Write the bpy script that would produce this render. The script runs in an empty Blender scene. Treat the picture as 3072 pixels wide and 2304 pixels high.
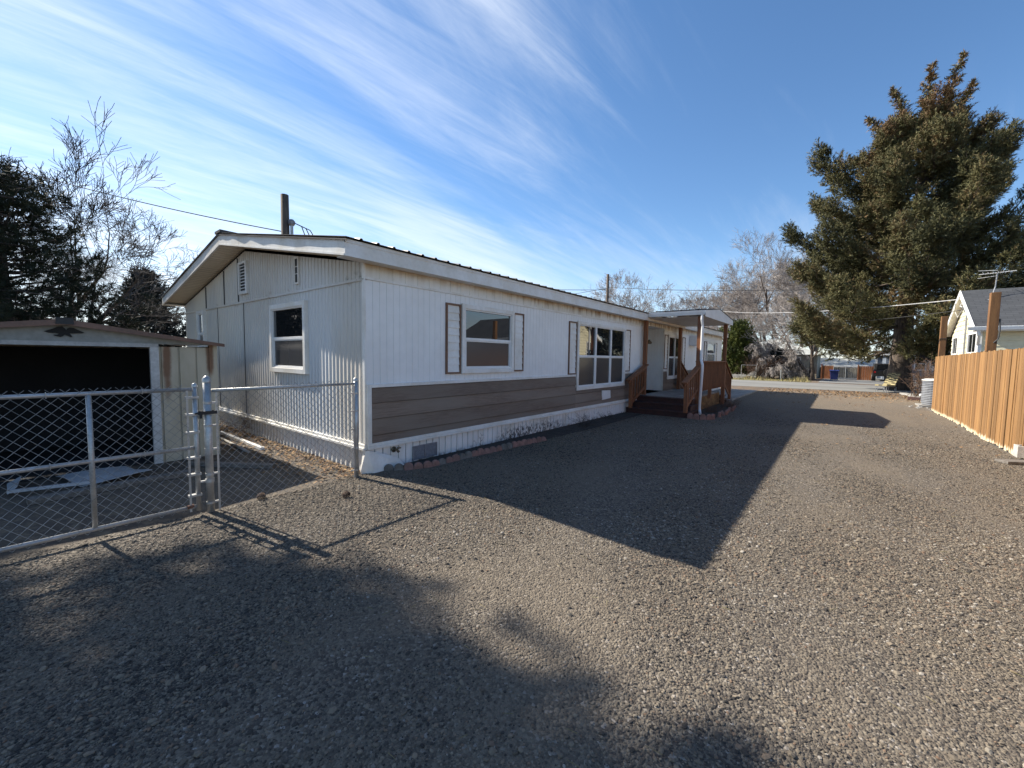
import bpy, math, random
import numpy as np
from mathutils import Vector, Matrix
random.seed(11); RNG = np.random.default_rng(11)
SC = bpy.context.scene; COL = SC.collection
R = math.radians
# ------------------------------------------------------------------ object helpers
BASE = {}
def tag(o, label=None, cat=None, group=None, kind=None):
    if label: o['label'] = label
    if cat: o['category'] = cat
    if group: o['group'] = group
    if kind: o['kind'] = kind
    return o
def thing(name, label, cat, loc=(0, 0, 0), group=None):
    o = bpy.data.objects.new(name, None); COL.objects.link(o)
    o.empty_display_size = .2; o.location = loc; BASE[o.name] = np.array(loc, float)
    return tag(o, label, cat, group)
def copy_tree(o, loc, rotz, label, scale=1, group=None):
    def rec(s, par):
        c = s.copy(); COL.objects.link(c)
        if par is not None: c.parent = par
        for ch in s.children: rec(ch, c)
        return c
    r = rec(o, None); r.location = loc; r.rotation_euler = (0, 0, rotz); r.scale = (scale,) * 3
    r['label'] = label
    if group: r['group'] = group
    return r

class MB:
    """collects geometry in world coordinates"""
    def __init__(s): s.V = []; s.F = []; s.T = []; s.n = 0
    def add(s, V, F, tint=None):
        V = np.asarray(V, float); F = [np.asarray(f) for f in F] if isinstance(F, list) else F
        if isinstance(F, np.ndarray): s.F.append(F + s.n); k = len(F)
        else:
            k = len(F)
            for f in F: s.F.append((f + s.n)[None, :])
        if tint is None: s.T.append(np.full(k, .5))
        else: s.T.append(np.broadcast_to(np.asarray(tint, float), (k,)).copy())
        s.V.append(V); s.n += len(V); return s
    def box(s, x0, x1, y0, y1, z0, z1, tint=None):
        V = [(x, y, z) for x in (x0, x1) for y in (y0, y1) for z in (z0, z1)]
        F = np.array([(0, 1, 3, 2), (4, 6, 7, 5), (0, 4, 5, 1), (2, 3, 7, 6), (0, 2, 6, 4), (1, 5, 7, 3)])
        return s.add(V, F, tint)
    def bar(s, p, q, w, h, up=(0, 0, 1), tint=None, ext=0):
        p = np.array(p, float); q = np.array(q, float); d = q - p; d /= np.linalg.norm(d)
        p = p - d * ext; q = q + d * ext
        u = np.array(up, float); a = np.cross(d, u)
        if np.linalg.norm(a) < 1e-4: a = np.cross(d, (1, 0, 0))
        a /= np.linalg.norm(a); b = np.cross(a, d)
        V = [c + a * i * w / 2 + b * j * h / 2 for c in (p, q) for i in (-1, 1) for j in (-1, 1)]
        F = np.array([(0, 1, 3, 2), (4, 6, 7, 5), (0, 4, 5, 1), (2, 3, 7, 6), (0, 2, 6, 4), (1, 5, 7, 3)])
        return s.add(V, F, tint)
    def tube(s, pts, r, n=10, cap=True, tint=None):
        P = np.array(pts, float); m = len(P); r = np.broadcast_to(np.asarray(r, float), (m,))
        T = np.gradient(P, axis=0); T /= np.linalg.norm(T, axis=1)[:, None] + 1e-12
        ref = np.array((0, 0, 1.)) if abs(T[0][2]) < .9 else np.array((1., 0, 0))
        a = np.cross(T[0], ref); a /= np.linalg.norm(a); V = []
        th = np.linspace(0, 2 * np.pi, n, endpoint=False)
        for i in range(m):
            a = a - T[i] * (a @ T[i]); a /= np.linalg.norm(a); b = np.cross(T[i], a)
            V.append(P[i] + r[i] * (np.cos(th)[:, None] * a + np.sin(th)[:, None] * b))
        F = []
        for i in range(m - 1):
            for j in range(n):
                k = (j + 1) % n; F.append((i * n + j, i * n + k, (i + 1) * n + k, (i + 1) * n + j))
        s.add(np.concatenate(V), np.array(F), tint)
        if cap:
            s.F.append(np.array([list(range(n))[::-1]]) + s.n - m * n); s.F.append(np.array([list(range((m - 1) * n, m * n))]) + s.n - m * n)
            s.T.append(np.full(2, .5 if tint is None else tint))
        return s
    def segs(s, A, B, ra, rb, n=3, tint=None):
        A = np.asarray(A, float); B = np.asarray(B, float); ra = np.asarray(ra, float); rb = np.asarray(rb, float)
        D = B - A; D /= np.linalg.norm(D, axis=1)[:, None] + 1e-9
        ref = np.where(np.abs(D[:, 2:3]) < .9, np.array([[0, 0, 1.]]), np.array([[1., 0, 0]]))
        a = np.cross(D, ref); a /= np.linalg.norm(a, axis=1)[:, None]; b = np.cross(D, a)
        th = np.linspace(0, 2 * np.pi, n, endpoint=False); c = np.cos(th)[None, :, None]; sn = np.sin(th)[None, :, None]
        off = a[:, None, :] * c + b[:, None, :] * sn
        V = np.concatenate([A[:, None] + off * ra[:, None, None], B[:, None] + off * rb[:, None, None]], 1)
        q = np.array([(j, (j + 1) % n, n + (j + 1) % n, n + j) for j in range(n)])
        F = (q[None] + (np.arange(len(A)) * 2 * n)[:, None, None]).reshape(-1, 4)
        t = None if tint is None else np.repeat(np.broadcast_to(tint, (len(A),)), n)
        return s.add(V.reshape(-1, 3), F, t)
    def prism(s, poly, ext, tint=None):
        P = np.array(poly, float); n = len(P); V = np.concatenate([P, P + np.array(ext, float)])
        F = [list(range(n))[::-1], list(range(n, 2 * n))] + [(i, (i + 1) % n, n + (i + 1) % n, n + i) for i in range(n)]
        return s.add(V, F, tint)
    def quad(s, *p, tint=None): return s.add(p, [list(range(len(p)))], tint)
    def lathe(s, c, prof, n=14, tint=None):
        c = np.array(c, float); th = np.linspace(0, 2 * np.pi, n, endpoint=False); V = []
        for r, z in prof: V.append(np.stack([c[0] + r * np.cos(th), c[1] + r * np.sin(th), np.full(n, c[2] + z)], 1))
        F = [(i * n + j, i * n + (j + 1) % n, (i + 1) * n + (j + 1) % n, (i + 1) * n + j) for i in range(len(prof) - 1) for j in range(n)]
        return s.add(np.concatenate(V), np.array(F), tint)
    def build(s, name, mat, parent=None, smooth=False, bevel=0, base=None):
        b = BASE.get(root_of(parent).name, np.zeros(3)) if parent is not None else (np.zeros(3) if base is None else np.array(base, float))
        V = np.concatenate(s.V) - b; me = bpy.data.meshes.new(name)
        cnt = np.concatenate([np.full(len(f), f.shape[1]) for f in s.F]); loops = np.concatenate([f.ravel() for f in s.F])
        me.vertices.add(len(V)); me.vertices.foreach_set('co', V.ravel().astype(np.float32))
        me.loops.add(len(loops)); me.loops.foreach_set('vertex_index', loops.astype(np.int32))
        me.polygons.add(len(cnt)); st = np.concatenate([[0], np.cumsum(cnt)[:-1]])
        me.polygons.foreach_set('loop_start', st.astype(np.int32))
        me.update(calc_edges=True); me.validate()
        T = np.concatenate(s.T)
        if len(T) == len(me.polygons) and np.ptp(T) > 0:
            at = me.attributes.new('tint', 'FLOAT', 'FACE'); at.data.foreach_set('value', T.astype(np.float32))
        (me.shade_smooth if smooth else me.shade_flat)()
        me.materials.append(mat)
        o = bpy.data.objects.new(name, me); COL.objects.link(o)
        if parent is not None: o.parent = parent
        else: o.location = b; BASE[o.name] = b
        if bevel:
            m = o.modifiers.new('bevel', 'BEVEL'); m.width = bevel; m.segments = 2; m.limit_method = 'ANGLE'
        return o
def root_of(o):
    while o.parent is not None: o = o.parent
    return o

# ------------------------------------------------------------------ materials
def new_mat(name):
    m = bpy.data.materials.new(name); m.use_nodes = True; nt = m.node_tree
    return m, nt, nt.nodes['Principled BSDF'], nt.nodes, nt.links
def N(nt, typ, **kw):
    n = nt.nodes.new(typ)
    for k, v in kw.items(): setattr(n, k, v)
    return n
def math_(nt, op, a, b=None, clamp=False):
    n = N(nt, 'ShaderNodeMath', operation=op); n.use_clamp = clamp
    for i, v in enumerate((a, b)):
        if v is None: continue
        if isinstance(v, (int, float)): n.inputs[i].default_value = v
        else: nt.links.new(v, n.inputs[i])
    return n.outputs[0]
def mixc(nt, f, a, b, mode='MIX'):
    n = N(nt, 'ShaderNodeMix', data_type='RGBA', blend_type=mode); n.clamp_factor = True
    for k, v in ((0, f), (6, a), (7, b)):
        if isinstance(v, (int, float)): n.inputs[k].default_value = v
        elif isinstance(v, tuple): n.inputs[k].default_value = v if len(v) == 4 else v + (1,)
        else: nt.links.new(v, n.inputs[k])
    return n.outputs[2]
def rng_(nt, v, a, b, c=0, d=1, smooth=True):
    n = N(nt, 'ShaderNodeMapRange', interpolation_type='SMOOTHSTEP' if smooth else 'LINEAR')
    nt.links.new(v, n.inputs[0])
    for i, x in enumerate((a, b, c, d)): n.inputs[i + 1].default_value = x
    return n.outputs[0]
def pos(nt, stretch=(1, 1, 1)):
    g = N(nt, 'ShaderNodeNewGeometry'); m = N(nt, 'ShaderNodeMapping'); nt.links.new(g.outputs['Position'], m.inputs[0])
    m.inputs[3].default_value = stretch; return m.outputs[0]
def noise(nt, vec, scale, detail=4, rough=.55, dist=0):
    n = N(nt, 'ShaderNodeTexNoise'); nt.links.new(vec, n.inputs['Vector']); n.inputs['Scale'].default_value = scale
    n.inputs['Detail'].default_value = detail; n.inputs['Roughness'].default_value = rough; n.inputs['Distortion'].default_value = dist
    return n.outputs[0]
def bump(nt, h, strength, dist=.01):
    b = N(nt, 'ShaderNodeBump'); b.inputs['Strength'].default_value = strength; b.inputs['Distance'].default_value = dist
    nt.links.new(h, b.inputs['Height']); return b.outputs[0]
def xyz(nt):
    g = N(nt, 'ShaderNodeNewGeometry'); s = N(nt, 'ShaderNodeSeparateXYZ'); nt.links.new(g.outputs['Position'], s.inputs[0]); return s.outputs
def attr(nt, name='tint'):
    a = N(nt, 'ShaderNodeAttribute'); a.attribute_name = name; return a.outputs['Fac']
def mat(name, c1, c2=None, scale=4., stretch=(1, 1, 1), lo=.35, hi=.65, rough=.6, metal=0., bmp=0., bscale=60., bdist=.004, tint=None, ior=1.5, fine=.12):
    """plain surface: two-tone noise, faint grime and bump"""
    m, nt, p, nodes, L = new_mat(name)
    v = pos(nt, stretch); c2 = c2 or tuple(x * .82 for x in c1)
    c = mixc(nt, rng_(nt, noise(nt, v, scale, 6), lo, hi), c1, c2)
    if fine:
        f = rng_(nt, noise(nt, v, scale * 9, 3), .3, .7, 1 - fine, 1 + fine * .5)
        mm = N(nt, 'ShaderNodeVectorMath', operation='SCALE'); L.new(c, mm.inputs[0]); L.new(f, mm.inputs['Scale']); c = mm.outputs[0]
    if tint:
        t = rng_(nt, attr(nt), 0, 1, tint[0], tint[1], False)
        mm = N(nt, 'ShaderNodeVectorMath', operation='SCALE'); L.new(c, mm.inputs[0]); L.new(t, mm.inputs['Scale']); c = mm.outputs[0]
    L.new(c, p.inputs['Base Color'])
    p.inputs['Roughness'].default_value = rough; p.inputs['Metallic'].default_value = metal; p.inputs['IOR'].default_value = ior
    if bmp: L.new(bump(nt, noise(nt, v, bscale, 4), bmp, bdist), p.inputs['Normal'])
    return m
def foliage(name, stops, rough=.7, trans=0.0):
    m, nt, p, nodes, L = new_mat(name); r = N(nt, 'ShaderNodeValToRGB'); L.new(attr(nt), r.inputs[0])
    e = r.color_ramp.elements
    while len(e) < len(stops): e.new(.5)
    for i, (x, c) in enumerate(stops): e[i].position = x; e[i].color = c + (1,)
    L.new(r.outputs[0], p.inputs['Base Color']); p.inputs['Roughness'].default_value = rough; p.inputs['Specular IOR Level'].default_value = .25
    return m
W = {}
def mats():
    W['white'] = mat('white_paint', (.83, .825, .81), (.77, .76, .735), .7, rough=.5, fine=.03)
    W['trim'] = mat('white_trim', (.8, .785, .75), (.7, .665, .6), 2.5, rough=.5, fine=.05)
    W['vinyl'] = mat('white_vinyl', (.8, .8, .79), (.74, .73, .71), 3, rough=.4, fine=.03)
    W['wood'] = mat('stained_redwood', (.27, .105, .042), (.175, .066, .028), 3, (6, 6, .7), rough=.65, bmp=.3, bscale=30, fine=.25)
    W['darkwood'] = mat('dark_red_step_paint', (.055, .018, .014), (.035, .014, .012), 5, rough=.7, bmp=.2)
    W['weathered'] = mat('weathered_plank', (.2, .18, .16), (.12, .105, .09), 4, (1, 8, 8), rough=.85, bmp=.4, fine=.25)
    W['tanwood'] = mat('golden_plank_face', (.3, .17, .06), (.17, .09, .035), 3.5, (1, 1, 2), rough=.8, bmp=.4, fine=.25)
    W['concrete'] = mat('weathered_concrete', (.36, .345, .32), (.24, .225, .205), 2.2, rough=.9, bmp=.4, bscale=50, fine=.15)
    W['block'] = mat('grey_block', (.5, .48, .44), (.38, .36, .33), 5, rough=.95, bmp=.5, bscale=120, fine=.2)
    W['galv'] = mat('galvanised_steel', (.5, .5, .49), (.38, .38, .37), 8, rough=.42, metal=.55, bmp=.06, bscale=30, fine=.12)
    W['wire'] = mat('galvanised_wire', (.4, .39, .37), (.26, .25, .23), 12, rough=.5, metal=.6, fine=.1)
    W['brownroof'] = mat('dark_brown_metal', (.05, .036, .03), (.034, .025, .022), 3, rough=.45, fine=.1)
    W['black'] = mat('black_plastic', (.012, .012, .014), rough=.5)
    W['rubber'] = mat('black_rubber', (.014, .014, .014), rough=.8)
    W['grille'] = mat('grey_grille', (.27, .28, .3), (.2, .21, .23), 6, rough=.5, metal=.3)
    W['vent'] = mat('grey_vent_mesh', (.2, .21, .235), (.16, .165, .185), 30, rough=.7)
    W['brass'] = mat('weathered_brass', (.22, .17, .11), (.12, .1, .07), 20, rough=.5, metal=.6)
    W['bark'] = mat('grey_bark', (.13, .1, .08), (.06, .047, .04), 3, (4, 4, .8), rough=.95, bmp=.8, bscale=14, bdist=.03, fine=.3)
    W['twig'] = mat('pale_twig_bark', (.36, .32, .295), (.25, .22, .2), 1.2, rough=.9, fine=.15)
    W['darktwig'] = mat('dark_twig_bark', (.06, .05, .045), (.035, .03, .027), 1.2, rough=.9)
    W['browntwig'] = mat('brown_twig_bark', (.15, .09, .06), (.08, .05, .035), 1.2, rough=.9)
    W['pole'] = mat('weathered_pole_wood', (.16, .12, .09), (.08, .058, .045), 3, (5, 5, .5), rough=.95, bmp=.6, bscale=20, fine=.3)
    W['cable'] = mat('black_cable', (.03, .03, .032), rough=.6)
    W['palecable'] = mat('pale_cable', (.5, .5, .5), rough=.5)
    W['asphalt'] = mat('worn_asphalt', (.215, .212, .2), (.17, .167, .158), .5, (.3, 1, 1), rough=.9, bmp=.3, bscale=90, fine=.1)
    W['post'] = mat('orange_cedar_post', (.22, .105, .036), (.15, .068, .024), 3, (6, 6, .6), rough=.75, bmp=.3, fine=.2)
    W['leaf'] = mat('dry_leaf', (.3, .19, .09), (.16, .085, .04), 8, rough=.9, tint=(.5, 1.4))
    W['drygrass'] = mat('dry_grass_blade', (.42, .34, .17), (.3, .27, .11), 3, rough=.9, tint=(.5, 1.3))
    # glass: dark, reflective panes
    for nm, c, ro, io in (('glass', (.012, .014, .016), .015, 2.0), ('screen', (.05, .052, .058), .22, 1.5), ('glassgrey', (.11, .12, .13), .04, 1.8)):
        m, nt, p, nodes, L = new_mat('window_' + nm); p.inputs['Base Color'].default_value = c + (1,); p.inputs['Roughness'].default_value = ro; p.inputs['IOR'].default_value = io
        g = pos(nt); L.new(bump(nt, noise(nt, g, 1.6, 1), .05, .02), p.inputs['Normal']); W[nm] = m
    # white wall panels with stains that grow under the eave
    m, nt, p, nodes, L = new_mat('stained_white_panel'); s = xyz(nt)
    n1 = noise(nt, pos(nt, (1, 7, .5)), 1.6, 6, .65); n2 = noise(nt, pos(nt), .35, 3)
    drip = math_(nt, 'MULTIPLY', rng_(nt, n1, .43, .6), rng_(nt, s[2], 2.5, 2.7))
    drip = math_(nt, 'MULTIPLY', drip, rng_(nt, s[1], 5.2, 8.0, .25, 1))
    edge = math_(nt, 'MULTIPLY', rng_(nt, s[2], 2.60, 2.72), rng_(nt, noise(nt, pos(nt, (1, 1, 2)), 3, 5), .3, .6))
    c = mixc(nt, rng_(nt, n2, .35, .65), (.8, .78, .74), (.7, .66, .58))
    c = mixc(nt, math_(nt, 'MULTIPLY', edge, .7), c, (.5, .38, .2)); c = mixc(nt, math_(nt, 'MULTIPLY', drip, .9), c, (.26, .15, .065))
    L.new(c, p.inputs['Base Color']); p.inputs['Roughness'].default_value = .55; W['band'] = m
    # gable wall: white, warm bounce light painted cream at left, a line of rust by the seam
    m, nt, p, nodes, L = new_mat('aged_bounce_tinted_panel'); s = xyz(nt)
    c = mixc(nt, rng_(nt, s[0], -11.5, -6.2), (.7, .62, .5), (.66, .66, .65)); c = mixc(nt, rng_(nt, noise(nt, pos(nt, (1, 1, .4)), .8, 5), .35, .7), c, (.58, .54, .48))
    rust = math_(nt, 'MULTIPLY', rng_(nt, noise(nt, pos(nt, (1, 1, 1.5)), 3.2, 6, .7), .56, .7), rng_(nt, math_(nt, 'ABSOLUTE', math_(nt, 'SUBTRACT', s[2], 2.52)), .12, 0))
    c = mixc(nt, math_(nt, 'MULTIPLY', rust, .8), c, (.2, .1, .05))
    mild = math_(nt, 'MULTIPLY', rng_(nt, noise(nt, pos(nt), 6, 6, .7), .46, .6), math_(nt, 'MULTIPLY', rng_(nt, s[0], -5.6, -5.0), math_(nt, 'MULTIPLY', rng_(nt, s[2], 2.66, 2.54), rng_(nt, s[2], 2.5, 2.53))))
    c = mixc(nt, math_(nt, 'MULTIPLY', mild, .8), c, (.07, .075, .06))
    L.new(c, p.inputs['Base Color']); p.inputs['Roughness'].default_value = .5; W['gable'] = m
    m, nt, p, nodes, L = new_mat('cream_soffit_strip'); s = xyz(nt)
    fr = math_(nt, 'FRACT', math_(nt, 'DIVIDE', s[0], .115)); ln = rng_(nt, math_(nt, 'ABSOLUTE', math_(nt, 'SUBTRACT', fr, .5)), .1, .03)  # painted dark lines stand in for the shade in the soffit grooves
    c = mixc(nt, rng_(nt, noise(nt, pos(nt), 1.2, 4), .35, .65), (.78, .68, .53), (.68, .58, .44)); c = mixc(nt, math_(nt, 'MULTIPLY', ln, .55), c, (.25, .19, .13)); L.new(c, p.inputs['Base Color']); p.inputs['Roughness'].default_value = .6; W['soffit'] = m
    # skirting with mould specks and mud splash
    m, nt, p, nodes, L = new_mat('mouldy_white_skirting'); s = xyz(nt)
    zone = math_(nt, 'MULTIPLY', rng_(nt, s[1], 5.3, 6.1), rng_(nt, s[1], 8.3, 7.2)); low = rng_(nt, s[2], .33, .02)
    sp = rng_(nt, noise(nt, pos(nt, (1, 1, .6)), 26, 6, .75), .44, .56); big = rng_(nt, noise(nt, pos(nt), 3, 4), .3, .55)
    f = math_(nt, 'MULTIPLY', math_(nt, 'MULTIPLY', sp, big), math_(nt, 'MULTIPLY', zone, low)); f2 = math_(nt, 'MULTIPLY', rng_(nt, s[2], .07, .0), rng_(nt, noise(nt, pos(nt), 9, 5), .42, .66))
    c = mixc(nt, rng_(nt, noise(nt, pos(nt, (1, 1, .3)), 2, 5), .4, .7), (.82, .81, .795), (.7, .665, .61)); c = mixc(nt, f2, c, (.2, .165, .13)); c = mixc(nt, math_(nt, 'MINIMUM', math_(nt, 'MULTIPLY', f, 1.6), .93), c, (.03, .03, .03))
    L.new(c, p.inputs['Base Color']); p.inputs['Roughness'].default_value = .5; W['skirt'] = m
    # brown fibre lap siding, wood grain
    m, nt, p, nodes, L = new_mat('brown_wood_grain_siding')
    g = noise(nt, pos(nt, (1, 1.4, 26)), 3.5, 8, .7, .6); c = mixc(nt, rng_(nt, g, .3, .7), (.225, .165, .125), (.13, .093, .069)); c = mixc(nt, rng_(nt, noise(nt, pos(nt, (1, .5, 3)), 1.3, 3), .35, .7), c, (.21, .168, .132))
    tt = N(nt, 'ShaderNodeVectorMath', operation='SCALE'); L.new(c, tt.inputs[0]); L.new(rng_(nt, attr(nt), 0, 1, .8, 1.2, False), tt.inputs['Scale'])
    L.new(tt.outputs[0], p.inputs['Base Color']); p.inputs['Roughness'].default_value = .75; L.new(bump(nt, g, .35, .004), p.inputs['Normal']); W['siding'] = m
    # tan shed steel with rust patches
    m, nt, p, nodes, L = new_mat('rusty_tan_shed_steel'); s = xyz(nt); n = noise(nt, pos(nt, (1, 1, .8)), 4.5, 7, .68)
    def spot(y0, w, z0, z1):
        a = rng_(nt, math_(nt, 'ABSOLUTE', math_(nt, 'SUBTRACT', s[1], y0)), w, 0); return math_(nt, 'MULTIPLY', a, math_(nt, 'MULTIPLY', rng_(nt, s[2], z0, z1), 1))
    r = math_(nt, 'MAXIMUM', spot(1.45, .1, .35, 1.5), spot(1.95, .09, .95, 1.45)); r = rng_(nt, math_(nt, 'ADD', math_(nt, 'MULTIPLY', r, .75), math_(nt, 'MULTIPLY', n, .6)), .5, .95)
    c = mixc(nt, rng_(nt, noise(nt, pos(nt, (1, 1, .5)), 2.5, 5), .3, .7), (.5, .45, .35), (.4, .345, .25)); c = mixc(nt, math_(nt, 'MULTIPLY', r, .9), c, (.16, .065, .025))
    L.new(c, p.inputs['Base Color']); p.inputs['Roughness'].default_value = .6; W['shed'] = m
    # honey stained fence boards, bare at the ragged bottom edge
    m, nt, p, nodes, L = new_mat('honey_stained_fence_board'); s = xyz(nt); g = noise(nt, pos(nt, (3, 9, .55)), 4, 7, .65, .4)
    c = mixc(nt, rng_(nt, g, .28, .72), (.3, .165, .06), (.215, .105, .036))
    tt = N(nt, 'ShaderNodeVectorMath', operation='SCALE'); L.new(c, tt.inputs[0]); L.new(rng_(nt, attr(nt), 0, 1, .62, 1.2, False), tt.inputs['Scale'])
    b = rng_(nt, math_(nt, 'SUBTRACT', s[2], math_(nt, 'SUBTRACT', math_(nt, 'MULTIPLY', noise(nt, pos(nt, (1, 7, .2)), 1.6, 6, .7), .36), .1)), .03, -.03)
    c = mixc(nt, b, tt.outputs[0], (.62, .52, .36)); L.new(c, p.inputs['Base Color']); p.inputs['Roughness'].default_value = .75; L.new(bump(nt, g, .3, .004), p.inputs['Normal']); W['fence'] = m
    # roof shingles of the yellow house
    m, nt, p, nodes, L = new_mat('grey_shingles'); br = N(nt, 'ShaderNodeTexBrick'); mp = N(nt, 'ShaderNodeMapping'); g = N(nt, 'ShaderNodeNewGeometry'); L.new(g.outputs['Position'], mp.inputs[0]); L.new(mp.outputs[0], br.inputs[0])
    br.inputs['Scale'].default_value = 1; br.inputs['Brick Width'].default_value = .3; br.inputs['Row Height'].default_value = .13; br.inputs['Mortar Size'].default_value = .008
    br.inputs['Color1'].default_value = (.058, .062, .07, 1); br.inputs['Color2'].default_value = (.036, .039, .045, 1); br.inputs['Mortar'].default_value = (.016, .017, .02, 1)
    c = mixc(nt, rng_(nt, noise(nt, pos(nt), 1, 4), .3, .7, 0, .5), br.outputs[0], (.065, .069, .075)); L.new(c, p.inputs['Base Color']); p.inputs['Roughness'].default_value = .9; W['shingle'] = m
    W['yellow'] = mat('pale_yellow_siding', (.76, .7, .5), (.7, .64, .45), 1, rough=.55, fine=.04)
    W['bluegrey'] = mat('blue_grey_siding', (.2, .235, .29), (.16, .19, .24), 1, rough=.6)
    W['beige'] = mat('beige_siding', (.36, .33, .25), (.3, .27, .2), 1, rough=.7)
    W['greyroof'] = mat('pale_grey_roof', (.42, .43, .41), (.34, .35, .33), 1, rough=.7)
    W['darkroof'] = mat('dark_shingle_roof', (.1, .1, .105), (.07, .07, .075), 2, rough=.9)
    W['orangefence'] = mat('rust_orange_boards', (.33, .12, .045), (.22, .08, .03), 3, (4, 4, .5), rough=.8)
    W['bluebin'] = mat('blue_bin_plastic', (.02, .035, .16), rough=.5)
    W['autoglass'] = mat('tinted_car_glass', (.008, .009, .01), rough=.25)
    W['carblack'] = mat('black_car_paint', (.012, .013, .016), rough=.2, ior=1.6)
    W['tail'] = mat('red_lamp_plastic', (.4, .015, .015), rough=.25)
    W['paper'] = mat('white_plastic_sheet', (.5, .51, .53), (.38, .39, .4), 4, rough=.5)
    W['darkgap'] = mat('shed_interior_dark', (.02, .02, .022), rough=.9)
    W['seamdark'] = mat('dark_seam_and_gap_shade', (.1, .095, .09), rough=.9)
mats()
# ------------------------------------------------------------------ camera, light, sky
def camera():
    c = np.array([1536, 1152.]); f = 1226.
    def ray(u, v): d = np.array([(u - c[0]) / f, (v - c[1]) / f, 1]); return d / np.linalg.norm(d)
    Y = ray(2520, 1085); X = -ray(1, 1048.5); X -= Y * (X @ Y); X /= np.linalg.norm(X); Z = np.cross(X, Y); Z = -Z if Z[1] > 0 else Z
    Rm = np.stack([X, Y, Z]); M = Matrix.Identity(4)
    for i in range(3):
        for j in range(3): M[i][j] = Rm[i, j] * (1, -1, -1)[j]
    M[2][3] = 1.55
    cam = bpy.data.cameras.new('camera'); o = bpy.data.objects.new('camera', cam); COL.objects.link(o); o.matrix_world = M
    cam.sensor_width = 36; cam.lens = 36 * f / 3072; cam.clip_start = .05; cam.clip_end = 4000; SC.camera = o
SUN = np.array([-.986, -.168, .75]); SUN /= np.linalg.norm(SUN)
def light():
    l = bpy.data.lights.new('sun', 'SUN'); l.energy = 5.0; l.angle = R(.53); l.color = (1, .925, .8)
    o = bpy.data.objects.new('sun', l); COL.objects.link(o); o.rotation_euler = Vector(SUN).to_track_quat('Z', 'Y').to_euler(); o.location = (-30, -5, 25)
    w = bpy.data.worlds.new('World'); SC.world = w; w.use_nodes = True; nt = w.node_tree; L = nt.links
    bg = nt.nodes['Background']; sky = N(nt, 'ShaderNodeTexSky', sky_type='NISHITA'); sky.sun_disc = False
    sky.sun_elevation = math.asin(SUN[2]); sky.sun_rotation = math.atan2(SUN[0], SUN[1]); sky.altitude = 700; sky.air_density = 1.0; sky.dust_density = .12; sky.ozone_density = 2.2
    tc = N(nt, 'ShaderNodeTexCoord'); sp = N(nt, 'ShaderNodeSeparateXYZ'); L.new(tc.outputs['Generated'], sp.inputs[0])
    z = math_(nt, 'ADD', math_(nt, 'MAXIMUM', sp.outputs[2], 0), .2)
    px = math_(nt, 'DIVIDE', sp.outputs[0], z); py = math_(nt, 'DIVIDE', sp.outputs[1], z)
    cb = N(nt, 'ShaderNodeCombineXYZ'); L.new(px, cb.inputs[0]); L.new(py, cb.inputs[1])
    def streak(rot, scale, sx, sy, detail, rough, dist, loc=(0, 0, 0)):
        m0 = N(nt, 'ShaderNodeMapping'); m0.inputs[2].default_value = (0, 0, R(rot)); L.new(cb.outputs[0], m0.inputs[0])
        m = N(nt, 'ShaderNodeMapping'); m.inputs[1].default_value = loc; m.inputs[3].default_value = (sx, sy, 1); L.new(m0.outputs[0], m.inputs[0])
        return noise(nt, m.outputs[0], scale, detail, rough, dist)
    a = streak(4, 1.0, 3.0, .5, 9, .62, .6, CLOUD[0]); b = streak(-4, 1.0, .9, .4, 4, .5, .4, CLOUD[1]); fine = streak(9, 1.0, 8, 1.1, 8, .66, .9)
    dt = N(nt, 'ShaderNodeVectorMath', operation='DOT_PRODUCT'); L.new(tc.outputs['Generated'], dt.inputs[0]); dt.inputs[1].default_value = tuple(SUN)
    near = rng_(nt, dt.outputs['Value'], .1, .95)                     # thicker cirrus on the sun's side
    s = math_(nt, 'ADD', math_(nt, 'ADD', math_(nt, 'MULTIPLY', a, .55), math_(nt, 'MULTIPLY', b, .47)), math_(nt, 'MULTIPLY', fine, .34))
    low = rng_(nt, sp.outputs[2], .42, .0)
    thr = math_(nt, 'ADD', s, math_(nt, 'ADD', math_(nt, 'MULTIPLY', near, .16), math_(nt, 'MULTIPLY', low, .3)))
    cl = math_(nt, 'MULTIPLY', rng_(nt, thr, .7, 1.16), .74)
    col = mixc(nt, near, (4.0, 4.6, 5.5), (6.6, 6.9, 7.3))
    hs = N(nt, 'ShaderNodeHueSaturation'); hs.inputs['Saturation'].default_value = 1.14; L.new(sky.outputs[0], hs.inputs['Color'])
    c = mixc(nt, cl, hs.outputs[0], col)
    L.new(c, bg.inputs[0]); bg.inputs[1].default_value = .094
    SC.view_settings.view_transform = 'Standard'; SC.view_settings.look = 'None'; SC.view_settings.exposure = 1.05; SC.view_settings.gamma = 1
CLOUD = [(3.1, .4, 0), (.3, 1.7, 0)]
camera(); light()
SC.cycles.use_denoising = True; SC.cycles.denoiser = 'OPENIMAGEDENOISE'; SC.cycles.denoising_input_passes = 'RGB_ALBEDO_NORMAL'; SC.cycles.denoising_prefilter = 'ACCURATE'
SC.cycles.max_bounces = 6; SC.cycles.diffuse_bounces = 3; SC.cycles.glossy_bounces = 3; SC.cycles.transparent_max_bounces = 6
SC.cycles.sample_clamp_indirect = 6

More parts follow.
